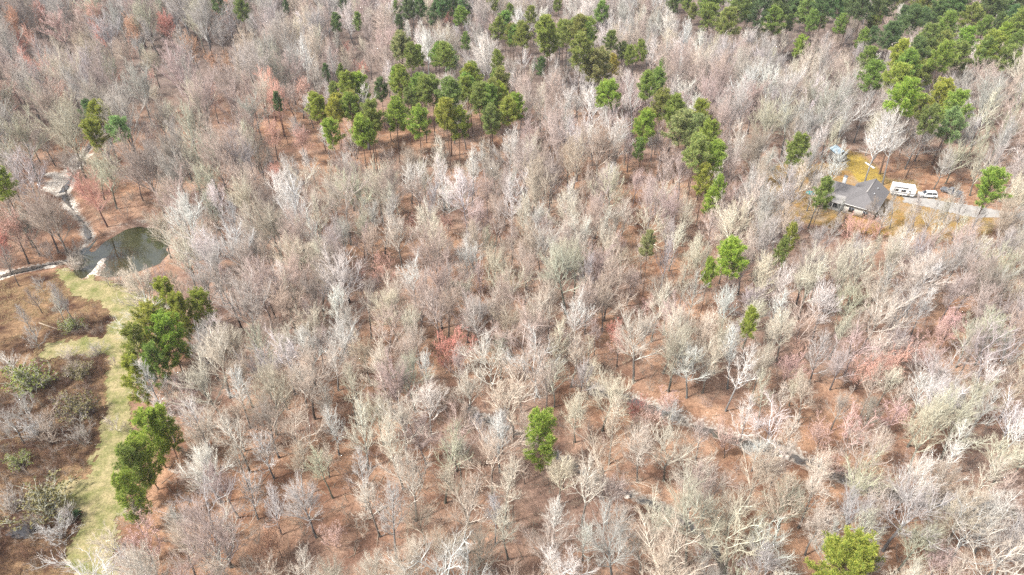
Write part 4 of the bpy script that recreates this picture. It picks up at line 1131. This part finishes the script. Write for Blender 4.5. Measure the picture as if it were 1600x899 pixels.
window(hs_, 2.4, 4.2, 1.0, 2.3, -10.5, 'x', -1)
box_part('gutter', hs_, 'white', -e0, e0, -e0 - .12, -e0 - .02, 3.16, 3.3); box_part('gutter', hs_, 'white', e0 + .02, e0 + .12, -e0, 10.4, 3.16, 3.3)
for y_ in (2.0, 6.0): box_part('roof_vent', hs_, 'metal', 1.6, 1.9, y_, y_ + .3, 4.9, 5.6)

def wheel(parent, x, y, z, r, w):
    a = np.arange(16) * 2 * np.pi / 16
    def disc(name, par, m, ra, y0, y1):
        V = [(x + ra * math.cos(t), yy, z + ra * math.sin(t)) for yy in (y0, y1) for t in a]
        F = [tuple(range(16)), tuple(range(31, 15, -1))] + [(i, i + 16, (i + 1) % 16 + 16, (i + 1) % 16) for i in range(16)]
        return poly_part(name, par, m, V, F)
    o = disc('wheel', parent, 'tyre', r, y - w / 2, y + w / 2)
    disc('rim', o, 'metal', r * .6, y - w / 2 - .015, y + w / 2 + .015)
def extrude_part(name, parent, m, prof, y0, y1, inset=0.0):
    n = len(prof)
    zs = [p[1] for p in prof]; zt = max(zs)
    V = [(x, y0 + inset * max(0, (z - .95)) , z) for x, z in prof] + [(x, y1 - inset * max(0, (z - .95)), z) for x, z in prof]
    F = [tuple(range(n)), tuple(range(2 * n - 1, n - 1, -1))] + [(i, i + n, (i + 1) % n + n, (i + 1) % n) for i in range(n)]
    o = poly_part(name, parent, m, V, F)
    bv = o.modifiers.new('bevel', 'BEVEL'); bv.width = .06; bv.segments = 2; bv.limit_method = 'ANGLE'
    return o
def car(px, py, rz, paint, label, pickup=False):
    p = at(px, py); e = empty('parked_car' if not pickup else 'pickup_truck', (p[0], p[1], tzs(p[0], p[1]) + .07), rz)
    L = 2.35 if not pickup else 2.65
    low = [(-L, .38), (L, .38), (L + .03, .72), (L - .12, .95), (-L + .08, 1.02), (-L, .7)]
    extrude_part('body', e, paint, low, -.93, .93)
    if pickup:
        cab = [(-.55, .99), (1.25, .99), (.55, 1.72), (-.40, 1.74)]
        box_part('cargo_bed', e, 'stripe', -L + .2, -.7, -.72, .72, .97, 1.05)
        for s_ in (-1, 1): box_part('bed_side', e, paint, -L + .08, -.6, s_ * .82 - .09, s_ * .82 + .09, 1.0, 1.28)
        box_part('tailgate', e, paint, -L + .02, -L + .12, -.8, .8, 1.0, 1.27)
    else:
        cab = [(-L + .12, .99), (1.35, .99), (.55, 1.68), (-L + .35, 1.70)]
    c = extrude_part('cabin', e, paint, cab, -.86, .86, .18)
    x0, x1 = cab[0][0], cab[1][0]; t0, t1 = cab[3][0], cab[2][0]
    poly_part('windshield', c, 'glass', [(x1 - .02, -.72, 1.07), (x1 - .02, .72, 1.07), (t1 + .05, .62, 1.66), (t1 + .05, -.62, 1.66)], [(0, 1, 2, 3)], .03)
    poly_part('rear_window', c, 'glass', [(x0 - .012, .70, 1.12), (x0 - .012, -.70, 1.12), (t0 - .10, -.62, 1.62), (t0 - .10, .62, 1.62)], [(0, 1, 2, 3)], .03)
    for s_ in (-1, 1):
        k = (t0 + t1) / 2
        for a_, b_ in ((x0 + .25, k - .05), (k + .05, x1 - .35)):
            u0, u1 = max(a_, t0 + .1), min(b_, t1 - .05)
            poly_part('side_window', c, 'glass', [(a_, s_ * .862, 1.1), (b_, s_ * .862, 1.1), (u1, s_ * .765, 1.6), (u0, s_ * .765, 1.6)], [(0, 1, 2, 3)], .02)
        for x_ in (-L + .85, L - .85): wheel(e, x_, s_ * .84, .36, .36, .24)
        box_part('headlight', e, 'lamp', L - .05, L + .045, s_ * .68 - .16, s_ * .68 + .16, .68, .84)
        box_part('tail_light', e, 'red_lamp', -L - .03, -L + .06, s_ * .72 - .12, s_ * .72 + .12, .72, .9)
        box_part('mirror', e, paint, x1 - .45, x1 - .25, s_ * 1.0 - .09, s_ * 1.0 + .09, 1.05, 1.2)
    box_part('bumper', e, 'stripe', L - .02, L + .07, -.85, .85, .42, .58)
    tag(e, label, 'car' if not pickup else 'truck')
car(1448, 308, R(172), 'car_white', 'white car parked on the driveway right of the camper')
car(1485, 303, R(128), 'car_grey', 'grey pickup truck parked beyond the driveway at far right', True)
# travel trailer
p = at(1408, 305); rv = empty('camper_trailer', (p[0], p[1], tzs(p[0], p[1]) + .05), -R(20))
tag(rv, 'white travel trailer with grey stripe parked beside the house', 'trailer')
b_ = extrude_part('body', rv, 'white', [(-3.0, .55), (2.7, .55), (3.05, 1.0), (3.0, 2.7), (2.7, 3.05), (-2.9, 3.05), (-3.0, 2.8)], -1.22, 1.22)
box_part('stripe', b_, 'stripe', -2.98, 2.95, -1.235, -1.222, 1.05, 1.28); box_part('stripe', b_, 'stripe', -2.9, 2.6, -1.235, -1.222, 2.55, 2.62)
for x0, x1 in ((-2.4, -1.4), (-.6, .5)):
    w_ = box_part('window', rv, 'trim', x0 - .06, x1 + .06, -1.27, -1.21, 1.54, 2.26); box_part('pane', w_, 'glass', x0, x1, -1.285, -1.265, 1.6, 2.2)
d_ = box_part('door', rv, 'trim', 1.1, 1.8, -1.26, -1.21, .62, 2.5); box_part('pane', d_, 'glass', 1.28, 1.62, -1.28, -1.255, 1.75, 2.25)
box_part('air_conditioner', rv, 'trim', -.5, .4, -.35, .35, 3.05, 3.36); box_part('roof_vent', rv, 'metal', -2.0, -1.6, -.2, .2, 3.05, 3.2); box_part('roof_vent', rv, 'metal', 1.3, 1.7, -.2, .2, 3.05, 3.2)
for x_ in (-.75, .1):
    for y_ in (-1.1, 1.1): wheel(rv, x_, y_, .35, .35, .22)
box_part('hitch', rv, 'metal', 2.9, 4.1, -.08, .08, .5, .62); box_part('awning', rv, 'stripe', -2.6, .9, -1.36, -1.24, 2.72, 2.86)
# small tall shed behind the lawn
p = at(1313, 254); sh = empty('shed', (p[0], p[1], tzs(p[0], p[1])), R(8))
tag(sh, 'small weathered shed with pale blue tin roof behind the lawn', 'shed')
box_part('wall', sh, 'old_wood', -1.5, 1.5, 0, 4.5, -.2, 2.7)
poly_part('roof_slope', sh, 'tin', [(-1.8, -.3, 2.6), (0, -.3, 3.7), (0, 4.8, 3.7), (-1.8, 4.8, 2.6)], [(0, 1, 2, 3)], .07)
poly_part('roof_slope', sh, 'tin', [(0, -.3, 3.7), (1.8, -.3, 2.6), (1.8, 4.8, 2.6), (0, 4.8, 3.7)], [(0, 1, 2, 3)], .07)
poly_part('gable', sh, 'old_wood', [(-1.5, .01, 2.7), (1.5, .01, 2.7), (0, .01, 3.6)], [(0, 1, 2)], .05)
dd_ = box_part('door', sh, 'stripe', -.55, .55, -.05, -.003, 0, 2.1); box_part('handle', dd_, 'metal', .38, .45, -.1, -.05, 1.0, 1.15)
for k in range(4):
    q = at(1306 + 4 * k, 256); o = empty('wooden_pallet', (q[0], q[1] - .6, tzs(q[0], q[1])), R(8 + 7 * k))
    for j in range(5): box_part('slat', o, 'old_wood', -.55, .55, -.5 + .22 * j, -.36 + .22 * j, .10, .14)
    for x_ in (-.45, 0, .45): box_part('runner', o, 'old_wood', x_ - .05, x_ + .05, -.5, .5, 0, .10)
    tag(o, ('leftmost', 'second from left', 'third from left', 'rightmost')[k] + ' grey pallet in the row before the shed', 'pallet', 'pallets by the shed')
# white edging board along the back of the lawn
a, b = at(1352, 255), at(1366, 264); c = (a + b) / 2
o = obj('edging_board', Geo().box(-np.linalg.norm(b - a) / 2, np.linalg.norm(b - a) / 2, -.25, .25, -.1, .35).mesh('edging_board', M['white']), None, (c[0], c[1], tzs(c[0], c[1])))
o.rotation_euler = (0, 0, math.atan2(b[1] - a[1], b[0] - a[0])); tag(o, 'long white board edging the back of the mustard lawn', 'board')
# teal patio umbrella and pale storage box left of the house
p = at(1264, 312); um = empty('patio_umbrella', (p[0], p[1], tzs(p[0], p[1])))
g = Geo(); g.tube([(0, 0, 0), (0, 0, 1.2), (0, 0, 2.5)], [.03, .03, .03], 8); obj('pole', g.mesh('pole', M['metal']), um)
V = [(0, 0, 2.55)] + [(1.35 * math.cos(i * math.pi / 4), 1.35 * math.sin(i * math.pi / 4), 2.0) for i in range(8)]
poly_part('canopy', um, 'teal', V, [(0, i + 1, (i + 1) % 8 + 1) for i in range(8)], .03)
g = Geo(); g.tube([(0, 0, -.05), (0, 0, .06), (0, 0, .12)], [.3, .3, .08], 12); obj('base', g.mesh('base', M['stripe']), um)
tag(um, 'teal patio umbrella in the yellow yard left of the house', 'umbrella')
p = at(1306, 318); bx_ = empty('storage_box', (p[0], p[1], tzs(p[0], p[1])), R(-25))
box_part('body', bx_, 'cushion', -.6, .6, -.4, .4, -.05, .6); box_part('lid', bx_, 'cushion', -.66, .66, -.46, .46, .6, .72); box_part('handle', bx_, 'stripe', -.12, .12, -.5, -.46, .62, .68)
tag(bx_, 'pale cream storage box by the left corner of the house', 'box')
# ------------------------------------------------------------------ the air
hm = bpy.data.materials.new('haze'); hm.use_nodes = True
hn, hl = hm.node_tree.nodes, hm.node_tree.links
hn.remove(hn['Principled BSDF'])
pv = hn.new('ShaderNodeVolumePrincipled'); pv.inputs['Color'].default_value = (.86, .91, 1.0, 1); pv.inputs['Density'].default_value = .00012
hl.new(pv.outputs[0], hn['Material Output'].inputs['Volume'])
tag(obj('haze', Geo().box(-3900, 3900, -3900, 3900, -8, 96).mesh('haze', hm)), 'thin pale blue haze over the distant wood', 'haze', kind='stuff')
write_labels()
